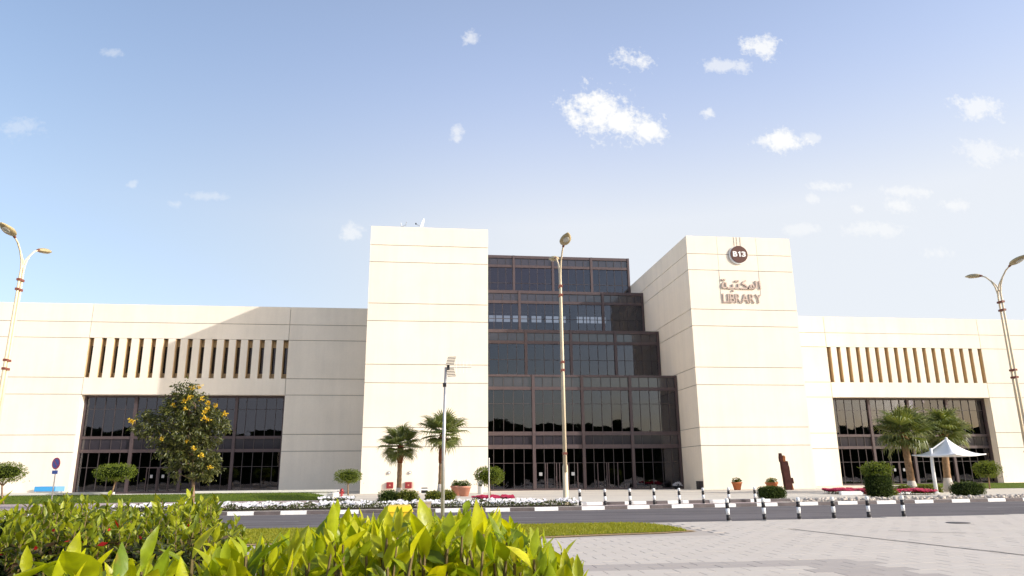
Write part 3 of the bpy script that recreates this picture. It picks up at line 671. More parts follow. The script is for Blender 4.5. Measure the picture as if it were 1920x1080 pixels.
MB().tube([(0,0,-.1),(0,0,2.2),(.12,0,2.35),(.3,0,2.4),(.36,0,2.75)], .03, 6).build('mast_tube', M['steel'], e); MB().tube([(0,0,2.2),(-.14,0,2.32),(-.17,0,2.6)], .03, 6).build('arm', M['steel'], e)

# blue sign panel low on the left wing
e = empty('blue_panel', (-32.3, 69.5, .45)); tag(e, 'low two-tone blue panel at the foot of the left wing', 'sign')
MB().box(-1.2,-.06,0,.5,.0,.42).build('board', M['blue'], e); MB().box(.503,-.06,0,1.25,.0,.42).build('board', M['lightblue'], e); 
for x in (-1.0, 1.0): MB().box(x-.03,.002,-.3,x+.03,.05,.4).build('post', M['steel'], e)

# ================================================================== lamp posts
def lamp(loc, label):
    e = empty('street_lamp', loc); tag(e, label, 'street lamp', 'twin-arm street lamps along the road')
    for s in (-1, 1):
        pts = [(0,s*.12,1.5),(0,s*.12,6),(0,s*.11,10.7),(0,s*.10,11.1),(0,s*.20,11.55),(0,s*.42,11.95),(0,s*.75,12.28),(0,s*1.12,12.47)]
        MB().tube(pts, [.075,.07,.055,.05,.045,.042,.04,.038], 10).build('mast_tube', M['cream'], e, True)
        pts = [(0,-s*.11,10.75),(0,-s*.08,11.2),(0,s*.10,11.62),(0,s*.42,12.0)]
        MB().tube(pts, [.045,.04,.035,.02], 8).build('brace_tube', M['cream'], e, True)
        a = R_(12)
        h = MB(); n = 14; N = 12
        for i in range(n):            # tapered teardrop housing along +Y
            t = i/(n-1); w = .055+.225*math.sin(min(1,t*1.02)**.8*math.pi)**.8 if i < n-1 else .05
            if i == 0: w = .05
            for k in range(N):
                an = 2*math.pi*k/N; z = math.sin(an)*w*(.55 if math.sin(an) > 0 else .38); h.v.append((math.cos(an)*w, t*1.2, z))
        for i in range(n-1):
            for k in range(N): h.f.append((i*N+k, i*N+(k+1) % N, (i+1)*N+(k+1) % N, (i+1)*N+k))
        h.f.append(tuple(range(N))); h.f.append(tuple((n-1)*N+k for k in range(N)))
        hd = h.build('lamp_head', M['lamphead'], e, True); hd.location = (0, s*1.12, 12.47); hd.rotation_euler = (a, 0, 0) if s > 0 else (a, 0, math.pi)
        lens = MB().lathe([(.0,-.06),(.10,-.055),(.15,-.03),(.16,0)], 14, cap=False).build('lens', M['lampglass'], hd, True); lens.location = (0,.68,-.085); lens.scale = (.9,1.7,.5)
        c = MB().tube([(0,s*1.02,12.43),(0,s*1.20,12.50)], .062, 10).build('collar', M['rustclamp'], e)
    for z in (10.62, 10.15, 6.75, 6.35, 2.35):
        MB().box(-.085,-.20,z-.055,.085,.20,z+.055).build('clamp', M['rustclamp'], e)
    MB().lathe([(.16,0),(.16,.03),(.13,.05),(.13,1.75),(.10,1.85)], 14).build('base_sleeve', M['cream'], e, True)
    return e
lamp((6.72, 34.9, GZ), 'cream twin-arm street lamp standing before the glass front')
lamp((-19.35, 35.9, GZ), 'cream twin-arm street lamp at the left edge')
lamp((32.3, 36.2, GZ), 'cream twin-arm street lamp at the right edge')

# ================================================================== antenna pole, cabinet and box behind the hedge
e = empty('antenna_pole', (.56, 21, 0)); tag(e, 'slender steel pole carrying a small directional antenna', 'pole')
MB().tube([(0,0,0),(0,0,2.4),(.03,0,4.62)], [.055,.048,.038], 10).build('mast', M['steel'], e, True)
MB().box(-.05,-.05,4.05,.05,.05,4.16).build('clamp', M['black'], e)
MB().tube([(.02,0,4.6),(.78,-.05,4.62)], .010, 6).build('boom', M['steel'], e)
for k, x in enumerate((.34,.44,.54,.64,.76)): MB().tube([(x,-.03,4.45),(x,-.03,4.79)], .005, 5).build('director', M['white'], e)
for sgn in (-1, 1):
    for k in range(6):
        z = 4.62+sgn*(.05+k*.045); x = .02+.012*k
        MB().tube([(x,-.1,z),(x+.24,-.1,z+.012)], .012, 5).build('reflector_rod', M['drain'], e)
MB().box(.06,-.04,4.55,.14,.04,4.68).build('feed_box', M['black'], e)
e = empty('cable_cabinet', (.04, 21, 0)); tag(e, 'beige cable cabinet standing behind the hedge', 'cabinet')
MB().box(-.19,-.12,.0,.19,.12,.82).build('case', M['cabinet'], e); MB().box(-.21,-.14,.823,.21,.14,.87).build('lid', M['cabinet'], e); MB().box(-.15,-.135,.1,.15,-.123,.75).build('door', M['cabinet'], e)
e = empty('storage_bin', (-.6, 20, 0)); tag(e, 'yellow plastic bin half hidden behind the hedge', 'bin')
MB().add([(-.28,-.2,0),(.28,-.2,0),(.28,.2,0),(-.28,.2,0),(-.34,-.25,.66),(.34,-.25,.66),(.34,.25,.66),(-.34,.25,.66)], [(0,3,2,1),(0,1,5,4),(1,2,6,5),(2,3,7,6),(3,0,4,7),(4,5,6,7)]).build('tub', M['yellow'], e)
MB().add([(-.36,-.27,.663),(.36,-.27,.663),(.36,.27,.663),(-.36,.27,.663),(-.28,-.2,.80),(.28,-.2,.80),(.28,.22,.83),(-.28,.22,.83)], [(0,3,2,1),(0,1,5,4),(1,2,6,5),(2,3,7,6),(3,0,4,7),(4,5,6,7)]).build('lid', M['yellow'], e)
# no-parking sign
e = empty('no_parking_sign', (-18.53, 40.2, GZ), R_(-28)); tag(e, 'round blue and red no-parking sign on a thin post', 'sign')
MB().tube([(0,.03,0),(0,.03,2.45)], .03, 8).build('post', M['steel'], e)
def sdisc(r, y0, y1): return MB().prism([(r*math.cos(k*math.pi/14), 2.14+r*math.sin(k*math.pi/14)) for k in range(28)], y0, y1)
sdisc(.29,-.02,0).build('disc_rim', M['signred'], e); sdisc(.225,-.026,-.0205).build('disc_face', M['signblue'], e)
MB().prism([(-.17,2.28),(-.14,2.31),(.17,2.0),(.14,1.97)], -.031, -.0265).build('slash', M['signred'], e)
MB().box(-.2,-.02,1.62,.2,0,1.80).build('plate', mat('plate_blue', (.08,.16,.5), .4, .4), e)
e = empty('thin_post', (3.35, 38, GZ)); tag(e, 'thin galvanised post beside the small topiary and red bed', 'post')
MB().tube([(0,0,0),(0,0,2.2)], .03, 8).build('tube', M['steel'], e); MB().box(-.05,-.05,0,.05,.05,.04).build('base_plate', M['steel'], e); MB().lathe([(.035,0),(.03,.03)], 8, (0,0,2.2)).build('cap', M['steel'], e)

# ================================================================== bollards
def bollard():
    e = empty('bollard'); 
    for (z0, z1, m, nm) in ((0,.2,'black','band'),(.2,.4,'white','band'),(.4,.58,'black','band'),(.58,.70,'white','band')):
        prof = [(.062,z0),(.062,z1)] if z1 < .7 else [(.062,z0),(.062,z1-.02),(.05,z1+.01),(.02,z1+.02)]
        MB().lathe(prof, 14).build(nm, M[m], e, True)
    MB().lathe([(.095,0),(.095,.012),(.064,.016)], 14).build('foot_plate', M['steel'], e)
    return e
B0 = bollard(); used = False
ORD = ['first','second','third','fourth','fifth','sixth','seventh','eighth']
def put(x, y, z, label, group):
    global used
    o = B0 if not used else copy_tree(B0); used = True
    o.location = (x, y, z); o.rotation_euler = (R_(random.gauss(0,.5)), R_(random.gauss(0,.6)), random.uniform(0,6)); tag(o, label, 'bollard', group)
for i, (x, y) in enumerate([(10.11,24.15),(11.42,24.25),(12.70,24.35),(14.03,24.47),(15.39,24.6),(16.76,24.7)]):
    put(x, y-.05, .014, '%s from the left of the six near black and white bollards' % ORD[i], 'near bollards along the road edge')
for i, (x, y) in enumerate([(7.08,33.15),(8.25,33.2),(9.44,33.28),(10.62,33.4),(11.86,33.5),(13.1,33.7),(14.45,33.95),(15.9,34.25)]):
    put(x, y+.25, GZ+.004, '%s from the left of the eight far black and white bollards' % ORD[i], 'far bollards before the library plaza')

# ================================================================== sculpture, pots, canopy
e = empty('totem_sculpture', (28.75, 56.3, GZ)); tag(e, 'dark rusty steel totem sculpture standing before the right tower', 'sculpture')
sc = lambda pts: [((x-470)*.0037, (945-z)*.00365) for x, z in pts]
MB().prism(sc([(385,945),(520,945),(522,760),(508,600),(505,470),(470,360),(440,352),(345,352),(350,500),(368,650)]), -.32, .05).build('slab', M['rust'], e)
MB().prism(sc([(470,945),(560,945),(568,820),(548,650),(540,560),(520,340),(478,332),(455,310),(450,500)]), -.05, .28).build('slab', M['rust'], e)
MB().prism(sc([(322,352),(380,352),(382,240),(362,168),(330,166),(318,260)]), -.28, .0).build('finger', M['rust'], e)
MB().prism(sc([(412,352),(455,352),(462,240),(440,214),(410,222),(402,270)]), -.12, .14).build('finger', M['rust2'], e)
MB().prism(sc([(540,690),(578,690),(592,808),(540,815)]), -.2, .1).build('knob', M['rust'], e)
MB().prism(sc([(545,815),(575,815),(600,945),(556,945)]), -.02, .2).build('wedge', M['rust2'], e)

LEAF = {}
def leaf_template(nrow, width, fold, curl):
    """leaf along +Y, unit length, normal +Z"""
    prof = {2: [(.35,.85),(.72,.9)], 4: [(.16,.52),(.40,1.0),(.66,.80),(.87,.34)], 1: [(.5,1.0)]}[nrow]
    V = [(0,0,0)]; 
    for t, w in prof:
        z = curl*(t*t); hw = width/2*w
        V += [(-hw,t,z+fold*hw), (0,t,z), (hw,t,z+fold*hw)]
    V.append((0,1,curl)); n = len(V)-1; tri = [(0,2,1),(0,3,2)]; qd = []
    for i in range(nrow-1):
        a = 1+3*i; b = a+3; qd += [(a,a+1,b+1,b),(a+1,a+2,b+2,b+1)]
    a = 1+3*(nrow-1); tri += [(a,a+1,n),(a+1,a+2,n)]
    return np.array(V, float), np.array(tri), (np.array(qd) if qd else None)
def leaves_mesh(name, P, D, L, tpl, roll=None, up=None):
    """P positions, D directions, L lengths"""
    V, T, Q = tpl; n = len(P); D = D/np.linalg.norm(D, axis=1, keepdims=True)
    if up is None: up = rng.normal(0, 1, (n, 3))
    X = np.cross(D, up); X /= np.linalg.norm(X, axis=1, keepdims=True)+1e-9; N = np.cross(X, D)
    W = (V[None,:,0,None]*X[:,None,:] + V[None,:,1,None]*D[:,None,:] + V[None,:,2,None]*N[:,None,:])*L[:,None,None] + P[:,None,:]
    off = (np.arange(n)*len(V))[:,None,None]; F = [(T[None]+off).reshape(-1,3)]
    if Q is not None: F.append((Q[None]+off).reshape(-1,4))
    return np_mesh(name, W.reshape(-1,3), F)
T1 = leaf_template(1,.45,.25,.05); T2 = leaf_template(2,.34,.35,-.12); T4 = leaf_template(4,.44,.35,-.06)
def shell_pts(n, rx, ry, rz, inner=.75, power=2.0):
    u = rng.normal(0,1,(n,3)); u /= np.linalg.norm(u,axis=1,keepdims=True)
    if power != 2: u = u/(np.sum(np.abs(u)**power,axis=1,keepdims=True)**(1/power))
    r = rng.uniform(inner**3,1,n)**(1/3)
    return u*np.array([rx,ry,rz])*r[:,None], u
def bumpy(u, amp, fr=3.0, seed=0):
    return 1+amp*(np.sin(u[:,0]*fr*2+seed)+np.sin(u[:,1]*fr*2.3+seed*2)+np.sin(u[:,2]*fr*2.7+seed*3))/3
def core_mesh(rx, ry, rz, s=.8, power=2.0, n=10):
    b = MB(); vs = []
    for i in range(n+1):
        th = math.pi*i/n
        for k in range(2*n):
            u = np.array([math.sin(th)*math.cos(math.pi*k/n), math.sin(th)*math.sin(math.pi*k/n), math.cos(th)])
            if power != 2: u = u/(np.sum(np.abs(u)**power)**(1/power))
            vs.append((u[0]*rx*s, u[1]*ry*s, u[2]*rz*s))
    fs = [(i*2*n+k, i*2*n+(k+1) % (2*n), (i+1)*2*n+(k+1) % (2*n), (i+1)*2*n+k) for i in range(n) for k in range(2*n)]
    return b.add(vs, fs)
def crown(name, m, rx, ry, rz, c, n, L, parent, power=2.0, inner=.72, amp=.1, tpl=T1, flat=.6, core=.8):
    P, u = shell_pts(n, rx, ry, rz, inner, power); P *= bumpy(u, amp, 3, rng.uniform(0,6))[:,None]
    D = u*flat + rng.normal(0,.55,(n,3)); o = obj(name, leaves_mesh(name, P+np.array(c), D, L*rng.uniform(.6,1.3,n), tpl), m, parent)
    stuff(o)
    if core: k = core_mesh(rx,ry,rz,core,power).build('shade_core', M['core'], parent, True); k.location = c  # solid dark core standing in for the crown's inner shade
    return o
def pot(name, loc, r, h, m, label, group, plant='clipped', ph=.28):
    e = empty(name, loc); tag(e, label, 'plant pot', group)
    MB().lathe([(r*.62,0),(r*.95,h*.82),(r*1.06,h*.83),(r*1.06,h),(r*.92,h),(r*.88,h*.85),(.02,h*.85)], 20).build('pot_body', m, e, True)
    MB().lathe([(r*.89,h*.86),(.01,h*.88)], 16, cap=False).build('soil', M['soil'], e)
    crown('foliage', M[plant], r*.85, r*.85, ph, (0,0,h+.05), 420, .12, e, core=.6)
    return e
pot('plant_pot', (25.2,57.8,GZ), .40, .62, M['terracotta'], 'orange terracotta pot, left of the two before the right tower', 'terracotta pots before the right tower', 'olive')
pot('plant_pot', (28.05,57.6,GZ), .50, .58, M['terracotta'], 'wide orange terracotta pot, half hidden behind a clipped shrub', 'terracotta pots before the right tower', 'olive')
pot('plant_pot', (2.75,50.2,GZ), .46, .66, M['salmon'], 'salmon pot in front, beside the glass front and left tower', 'salmon pots by the left tower', 'clipped')
pot('plant_pot', (2.35,51.9,GZ), .44, .66, M['salmon'], 'rear salmon pot partly behind another salmon pot', 'salmon pots by the left tower', 'clipped')
e = pot('planter_bowl', (22.2,63.4,GZ), .42, .28, M['black'], 'low dark bowl of pale plants in the corner of the glass front', None, 'wflower', .22)
for (x, y, lab) in ((19.5,61.8,'small black floodlight on the plaza before the glass front'), (38.6,60.5,'small black floodlight on the paving before the right wing')):
    e = empty('floodlight', (x, y, GZ)); tag(e, lab, 'floodlight', 'ground floodlights')
    MB().box(-.25,-.12,.12,.25,.14,.42).build('housing', M['black'], e); MB().box(-.22,.142,.15,.22,.15,.39).build('lens', M['lampglass'], e)
    for s in (-1,1): MB().tube([(s*.3,0,.0),(s*.28,0,.28)], .025, 6).build('leg', M['black'], e)
    MB().box(-.36,-.1,0,.36,.1,.03).build('foot', M['black'], e)
# bins by the left tower's right corner
e = empty('litter_bin', (4.25, 55.5, GZ)); tag(e, 'white litter bin beside the salmon pots', 'bin')
MB().lathe([(.2,0),(.22,.75),(.24,.76),(.24,.82),(.1,.92)], 14).build('bin_body', M['white'], e, True); MB().box(-.12,-.245,.55,.12,-.2,.68).build('flap', M['black'], e)

# tensile canopy
e = empty('shade_canopy', (32.5, 44.2, GZ)); tag(e, 'white tensile shade canopy on a single post between the palms', 'canopy')
MB().tube([(0,0,0),(0,0,1.4),(.06,0,2.8)], [.12,.105,.09], 12).build('post', M['white'], e, True)
MB().lathe([(.2,0),(.2,.03),(.13,.05)], 12).build('base_plate', M['white'], e)
cx = 1.25; b = MB(); nr, na = 12, 32
cor = []
for k in range(na):
    a = 2*math.pi*k/na
    s = 1/max(abs(math.cos(a)), abs(math.sin(a)))         # square plan with inward-curved edges
    edge = (s-1)/(math.sqrt(2)-1); rr = 1.5*(1+ .42*edge**1.2)-.12
    cor.append((a+.35, rr, -.06+.10*edge))
for i in range(nr):
    t = i/(nr-1)
    for a, rr, dz in cor:
        r = .06+(rr-.06)*t; h = 1.02*(1-t)**2.1 + dz*t*t
        b.v.append((cx+r*math.cos(a)*1.08, r*math.sin(a), 2.38+h))
for i in range(nr-1):
    for k in range(na): b.f.append((i*na+k, i*na+(k+1) % na, (i+1)*na+(k+1) % na, (i+1)*na+k))
mem = b.build('membrane', M['membrane'], e, True); sm_ = mem.modifiers.new('th', 'SOLIDIFY'); sm_.thickness = .03
MB().tube([(.0,0,2.65),(cx,0,3.38)], .045, 8).build('mast_arm', M['white'], e)
MB().lathe([(.09,0),(.08,.1),(.02,.16)], 10, (cx,0,3.34)).build('cap', M['white'], e)
ring = [(cx+(rr-.02)*math.cos(a)*1.08, (rr-.02)*math.sin(a), 2.34+dz) for a, rr, dz in cor]
MB().tube(ring+[ring[0]], .03, 6).build('edge_rail', M['white'], e)
for k in range(0, na, 8):
    MB().tube([(.03,0,2.25), ring[k]], .022, 6).build('strut', M['white'], e)
e = empty('low_sign_wall', (27.6, 43.2, GZ)); tag(e, 'low white plinth wall with a dark red plate by the crimson bed', 'sign')
MB().box(-2.2,-.12,0,2.4,.12,.22).build('plinth', M['white'], e); MB().box(-.75,-.14,.03,.75,-.122,.19).build('plate', mat('maroon_plate', (.12,.015,.02), .4, .4), e)
#PART4
# ================================================================== palms
def frond_mesh(nl=26, rad=1.0, pet=.75):
    b = MB(); b.tube([(0,0,0),(0,pet*.5,.03),(0,pet,.0)], [.022,.016,.012], 5)
    for k in range(nl):
        a = R_(-118+236*k/(nl-1)); L = rad*(1-.28*(abs(a)/R_(118))**1.6)*random.uniform(.92,1.05); d = Vector((math.sin(a), math.cos(a), 0)); s = Vector((d.y,-d.x,0))
        lift = .22*abs(math.sin(a)); o = Vector((0,pet,0)); dr = random.uniform(.15,.50)
        def pt(r, off, z): return o + d*r + s*off + Vector((0,0,z))
        w1 = .046*rad; z1 = lift*.45*L; z2 = lift*.8*L-.05*L; z3 = lift*L - dr*L
        w2 = w1*.62
        v = [pt(.03,0,0), pt(.5*L,-w1,z1), pt(.5*L,0,z1-.03), pt(.5*L,w1,z1), pt(.76*L,-w2,z2), pt(.76*L,0,z2-.015), pt(.76*L,w2,z2), pt(L*.98,0,z3)]
        b.add(v, [(0,2,1),(0,3,2),(1,2,5,4),(2,3,6,5),(4,5,7),(5,6,7)])
    me = bpy.data.meshes.new('frond'); me.from_pydata(b.v, [], b.f); me.materials.append(M['palm']); return me
FR = [frond_mesh(24, 1.08, .70) for _ in range(4)]
def palm(loc, H, R, r0, label, nf=36, lean=(0,0), wash=.55, fib=.9):
    e = empty('palm_tree', loc); tag(e, label, 'palm tree', 'fan palms around the library')
    top = Vector((lean[0], lean[1], H)); pts = []; rad = []; n = 16
    for i in range(n+1):
        t = i/n; p = Vector((lean[0]*t*t, lean[1]*t*t, H*t)); pts.append(p); rad.append(r0*(1.28-.35*min(1,t*5) - .12*t) * (1+.05*(-1)**i))
    k = int(n*fib)
    MB().tube(pts[:k+1], rad[:k+1], 14).build('trunk', M['palmtrunk'], e, True)
    MB().tube([pts[0]-Vector((0,0,.02)), pts[2]*.5, Vector((0,0,wash))], [rad[0]*1.03, rad[0]*1.01, rad[3]*1.06], 14).build('painted_base', M['whitewash'], e, True)
    fp = pts[k:]; MB().tube(fp+[top+Vector((0,0,.15))], [r0*1.0, *[r0*1.15]*(len(fp)-1), r0*.5], 12).build('fibre_head', M['palmfibre'], e, True)
    b = MB()
    for i in range(26):          # old leaf bases
        z = H*(.80+.2*i/26); a = i*2.4; c = Vector((lean[0],lean[1],0))*((z/H)**2)+Vector((0,0,z)); d = Vector((math.cos(a),math.sin(a),0))
        b.tube([c+d*r0*.7, c+d*r0*1.5+Vector((0,0,.12))], [.05,.02], 5)
    b.build('leaf_bases', M['palmfibre'], e)
    for i in range(nf):
        t = i/(nf-1); el = 84-132*t**.9 + random.gauss(0,9); az_ = i*137.5+random.gauss(0,12)
        sc_ = R/1.72*random.uniform(.88,1.1)*(0.85+.25*math.sin(math.pi*min(1,t*1.3)))
        o = obj('frond', FR[i % 4], None, e, top+Vector((0,0,.12-.25*t))); o.scale = (sc_, sc_, sc_)
        o.rotation_euler = (R_(el), R_(random.gauss(0,12)), R_(az_)); o.rotation_mode = 'XYZ'
    return e
palm((-1.38,44,GZ), 3.05, 1.45, .16, 'shorter fan palm of the pair before the left tower', 25, (.02,0), .7, .72)
palm((1.0,42.6,GZ), 3.65, 1.60, .17, 'taller fan palm behind the antenna pole', 27, (.10,0), .9, .62)
palm((32.15,46,GZ), 3.75, 2.15, .25, 'large bushy fan palm left of the white canopy', 38, (-.15,0), .75, .88)
palm((35.9,47.5,GZ), 3.85, 2.0, .25, 'fan palm rising behind the white canopy', 33, (.25,0), .9, .9)

# ================================================================== small trees and shrubs
def topiary(loc, h, rx, rz, label, bend=.1, n=2600):
    e = empty('topiary_tree', loc); tag(e, label, 'topiary', 'flat-crowned topiary trees')
    b = MB(); b.tube([(bend*1.2,0,0),(bend*.4,0,h*.22),(0,0,h*.45),(.0,0,h*.55)], [.06,.05,.045,.03], 8)
    tk = b.build('trunk', M['trunk'], e, True)
    for k in range(6):
        a = k*1.05+random.uniform(-.3,.3); q = rx*.55
        MB().tube([(0,0,h*.42+.02*k),(q*.5*math.cos(a),q*.5*math.sin(a),h*.58),(q*math.cos(a),q*math.sin(a),h*.72)], [.032,.022,.012], 6).build('branch', M['trunk'], e, True)
    crown('crown', M['topiary'], rx, rx, rz, (0,0,h-rz), n, .10, e, 2.6, .55, .10, T1, .5, .66)
    # a few sprigs that stick out under the crown
    P = np.c_[rng.normal(0,rx*.45,160), rng.normal(0,rx*.45,160), h-2*rz+rng.normal(0,.06,160)]
    stuff(obj('sprigs', leaves_mesh('sprigs', P, rng.normal(0,1,(160,3)), rng.uniform(.06,.12,160), T1), M['topiary'], e))
topiary((-19.0,49.0,GZ+.2), 2.05, 1.18, .50, 'flat-topped topiary tree on the left lawn', -.18)
topiary((-23.95,46.0,GZ), 2.3, 1.12, .52, 'topiary tree cut by the left edge', .2)
topiary((-5.48,56,GZ), 1.85, .98, .47, 'topiary tree at the corner of wing and left tower', .05)
topiary((3.67,41.6,GZ), 1.80, .84, .46, 'topiary tree standing in the crimson bed before the glass front', .1)
topiary((42.7,52,GZ), 2.05, .90, .58, 'small topiary tree by the right wing lawn', -.05)
def clipped(name, loc, rx, rz, m, label, power=4, n=2600, L=.075, ry=None):
    e = empty(name, loc); tag(e, label, 'shrub', 'clipped shrubs')
    crown('foliage', M[m], rx, ry or rx, rz, (0,0,rz), n, L, e, power, .85, .05, T1, .5, .9)
    MB().tube([(0,0,-.02),(0,0,rz)], .05, 6).build('stem', M['trunk'], e)
    return e
clipped('clipped_shrub', (18.4,37.9,GZ), .64, .33, 'clipped', 'dark drum-shaped shrub beside the far bollards')
clipped('clipped_shrub', (30.2,38.5,GZ), .74, .38, 'clipped', 'dark drum-shaped shrub below the white canopy')
e = clipped('column_shrub', (24.2,37.4,GZ), .62, .66, 'clipped', 'tall dark column shrub with a bushier light green top', 4, 3200)
crown('top_foliage', M['topiary'], .80, .75, .38, (0,0,1.48), 1600, .10, e, 2.4, .5, .18, T1, .5, .6)
def mound(loc, rx, ry, rz, m, label, n=1500):
    e = empty('low_shrub', loc); tag(e, label, 'shrub', 'low shrubs at the palm feet')
    crown('foliage', M[m], rx, ry, rz, (0,0,rz*.5), n, .10, e, 2.5, .7, .16, T1, .5, .78)
    MB().tube([(0,0,-.02),(0,0,rz*.6)], .04, 6).build('stem', M['trunk'], e)
mound((-1.85,42.4,GZ), .62, .5, .40, 'clipped', 'dark rounded shrub at the left foot of the shorter palm')
mound((-.85,42.2,GZ), .60, .5, .40, 'olive', 'green rounded shrub at the right foot of the shorter palm')
mound((.60,41.2,GZ), .46, .45, .38, 'olive', 'olive shrub left of the antenna pole')
mound((1.35,41.4,GZ), .46, .45, .38, 'olive', 'olive shrub right of the antenna pole')
for i, (x, y, lab) in enumerate([(27.4,41.6,'small olive shrub left of the tall column shrub'),(30.9,45.0,'low olive shrub left of the big palm trunk'),(32.0,44.6,'low olive shrub before the big palm trunk'),(33.3,45.6,'low olive shrub right of the big palm trunk'),(36.0,46.4,'low olive shrub before the palm behind the canopy')]):
    mound((x,y,GZ), .62, .5, .33, 'olive', lab, 1100)

# flowering tree left of centre
e = empty('flowering_tree', (-10.5,36,GZ)); tag(e, 'dark green tree with yellow flower clusters before the left wing', 'tree')
TRK = [(0,0,0),(.02,0,.5),(-.03,.02,1.0),(-.08,.02,1.5),(-.2,.05,2.2),(-.4,.1,3.0),(-.5,.1,3.9),(-.65,.1,4.8)]
MB().tube(TRK, [.085,.075,.07,.065,.055,.045,.03,.015], 10).build('trunk', M['trunk'], e, True)
def lobes():
    L = [(-.75,0,5.25,.62,.50),(-1.25,.1,4.9,.5,.5),(-.3,-.1,4.85,.75,.6),(-1.0,0,4.3,.85,.6),(-1.9,.1,4.05,.75,.55),(-2.4,0,3.75,.6,.5),(-.1,.1,4.1,.8,.6),(.65,0,4.15,.62,.45),(1.0,-.1,3.75,.42,.4),(-1.6,0,3.3,.8,.6),(-.4,-.3,3.3,.9,.6),(.45,0,3.2,.7,.6),
         (-1.2,-.2,2.5,.8,.6),(-.2,0,2.5,.9,.6),(.6,0,2.3,.7,.6),(-1.1,0,1.75,.55,.45),(.55,-.1,1.65,.62,.5),(-.1,.2,1.9,.7,.5),(.9,.1,1.9,.45,.4),(-.9,.2,3.0,.9,.7),(-.7,.5,3.9,.9,.7),(-.3,.5,2.7,.9,.7)]
    return L
P = []; D = []
for (x, y, z, rx, rz) in lobes():
    if z < 2.8: x = -.15+(x+.15)*.82; rx *= .80
    MB().tube([(-.3 if z > 2.5 else -.1, .05, max(1.3, z-.7)), ((x-.2)/2, y/2, z-.25), (x, y, z)], [.03,.02,.008], 6).build('branch', M['trunk'], e, True)
    ns = int(36*rx/.7)
    for _ in range(ns):                     # sprays of drooping leaflets
        u = np.array([random.gauss(0,1) for _ in range(3)]); u /= np.linalg.norm(u); r = random.uniform(.35,1.15)
        c = np.array([x,y,z])+u*np.array([rx,rx*.95,rz])*r
        for _ in range(16):
            P.append(c+np.array([random.gauss(0,.10),random.gauss(0,.10),random.gauss(0,.07)])); D.append(u*.6+np.array([random.gauss(0,.6),random.gauss(0,.6),random.gauss(-.55,.45)]))
P = np.array(P); D = np.array(D)
stuff(obj('crown', leaves_mesh('crown', P, D, rng.uniform(.11,.22,len(P)), leaf_template(2,.34,.4,-.15)), M['tree'], e))
for (px_, py_) in [(-2.9,3.95),(-2.75,3.9),(-.6,4.85),(-.35,5.0),(.15,4.95),(.5,4.75),(.45,4.5),(.85,4.6),(1.3,4.25),(-.5,4.5),(.35,4.05),(.5,4.0),(.05,5.5),(-.25,5.45),(-1.0,4.6),(-.3,3.0),(.05,2.65),(.4,2.4),(.8,1.85),(-1.4,3.1),(.4,4.3)]:
    n = 22; c = np.array([px_, -.72+random.uniform(-.12,.15), py_]); p = c+rng.normal(0,.045,(n,3)); d = rng.normal(0,1,(n,3))-np.array([0,.5,-.1])
    obj('flower_cluster', leaves_mesh('flower_cluster', p, d, rng.uniform(.06,.12,n), leaf_template(2,.7,.5,.1)), M['yflower'], e)

# ================================================================== flower beds and stones
def bed(name, x0, x1, yf0, yf1, leafn, flown, fm, h, label, fl=.055):
    e = empty(name, ((x0+x1)/2, yf0((x0+x1)/2), GZ)); tag(e, label, 'flower bed')
    xs = np.linspace(x0, x1, 14); b = MB(); 
    for x in xs: b.v += [(x,yf0(x),GZ+.006),(x,yf1(x),GZ+.006)]
    b.f = [(2*i,2*i+2,2*i+3,2*i+1) for i in range(13)]; wpart(b, 'bed_soil', M['soil'], e)
    def pts(n, zlo, zhi):
        x = rng.uniform(x0,x1,n); t = rng.uniform(0,1,n); y = np.array([yf0(a)+(yf1(a)-yf0(a))*q for a,q in zip(x,t)])
        hh = (.55+.45*np.sin(x*2.1+y*3)*np.sin(x*5.3)) ; return np.c_[x,y,GZ+rng.uniform(zlo,zhi,n)*h*(.7+.5*hh)]
    P = pts(leafn,.05,.85); o = wp(obj('bed_foliage', leaves_mesh('bed_foliage', P, rng.normal(0,1,(leafn,3))+np.array([0,0,.7]), rng.uniform(.06,.14,leafn), T1), M['bedleaf'], e), e.location); stuff(o)
    P = pts(flown*2,.72,1.05); kk = np.sin(P[:,0]*1.7+1)+np.sin(P[:,0]*4.1)+np.sin(P[:,0]*9+P[:,1]*5)+rng.normal(0,.7,len(P)); P = P[np.argsort(-kk)[:flown]]; d = rng.normal(0,.5,(flown,3))+np.array([0,-.2,1]); 
    b = []
    # each bloom: five petals
    PP = np.repeat(P,5,0); a = np.tile(np.arange(5)*2*np.pi/5, flown)+np.repeat(rng.uniform(0,6,flown),5); DD = np.c_[np.cos(a)-.05,np.sin(a)*.75,np.sin(a)*.65+.15]+np.repeat(d*.15,5,0)
    o = wp(obj('blooms', leaves_mesh('blooms', PP, DD, np.repeat(rng.uniform(fl*.7,fl*1.2,flown),5), leaf_template(1,.8,.1,.0), up=np.tile([.25,-.65,.7],(len(PP),1))), M[fm], e), e.location); stuff(o)
    return e
FY = lambda d: (lambda x: yat(FAR, x)+d)
bed('flower_bed', -13.2, 7.0, FY(.45), FY(2.5), 6500, 1350, 'wflower', .27, 'long bed of white flowers along the kerb', .075)
bed('small_flower_bed', -5.9, -3.9, lambda x: 43.2, lambda x: 44.4, 500, 190, 'wflower', .22, 'small patch of white flowers beside the left lawn end', .06)
bed('crimson_bed', 2.75, 4.95, lambda x: 40.6, lambda x: 42.3, 500, 900, 'rflower', .22, 'crimson flower bed round the topiary near the thin post', .09)
bed('crimson_bed', 25.9, 29.2, lambda x: 44.6, lambda x: 46.2, 600, 1500, 'rflower', .28, 'long crimson flower bed left of the column shrub', .10)
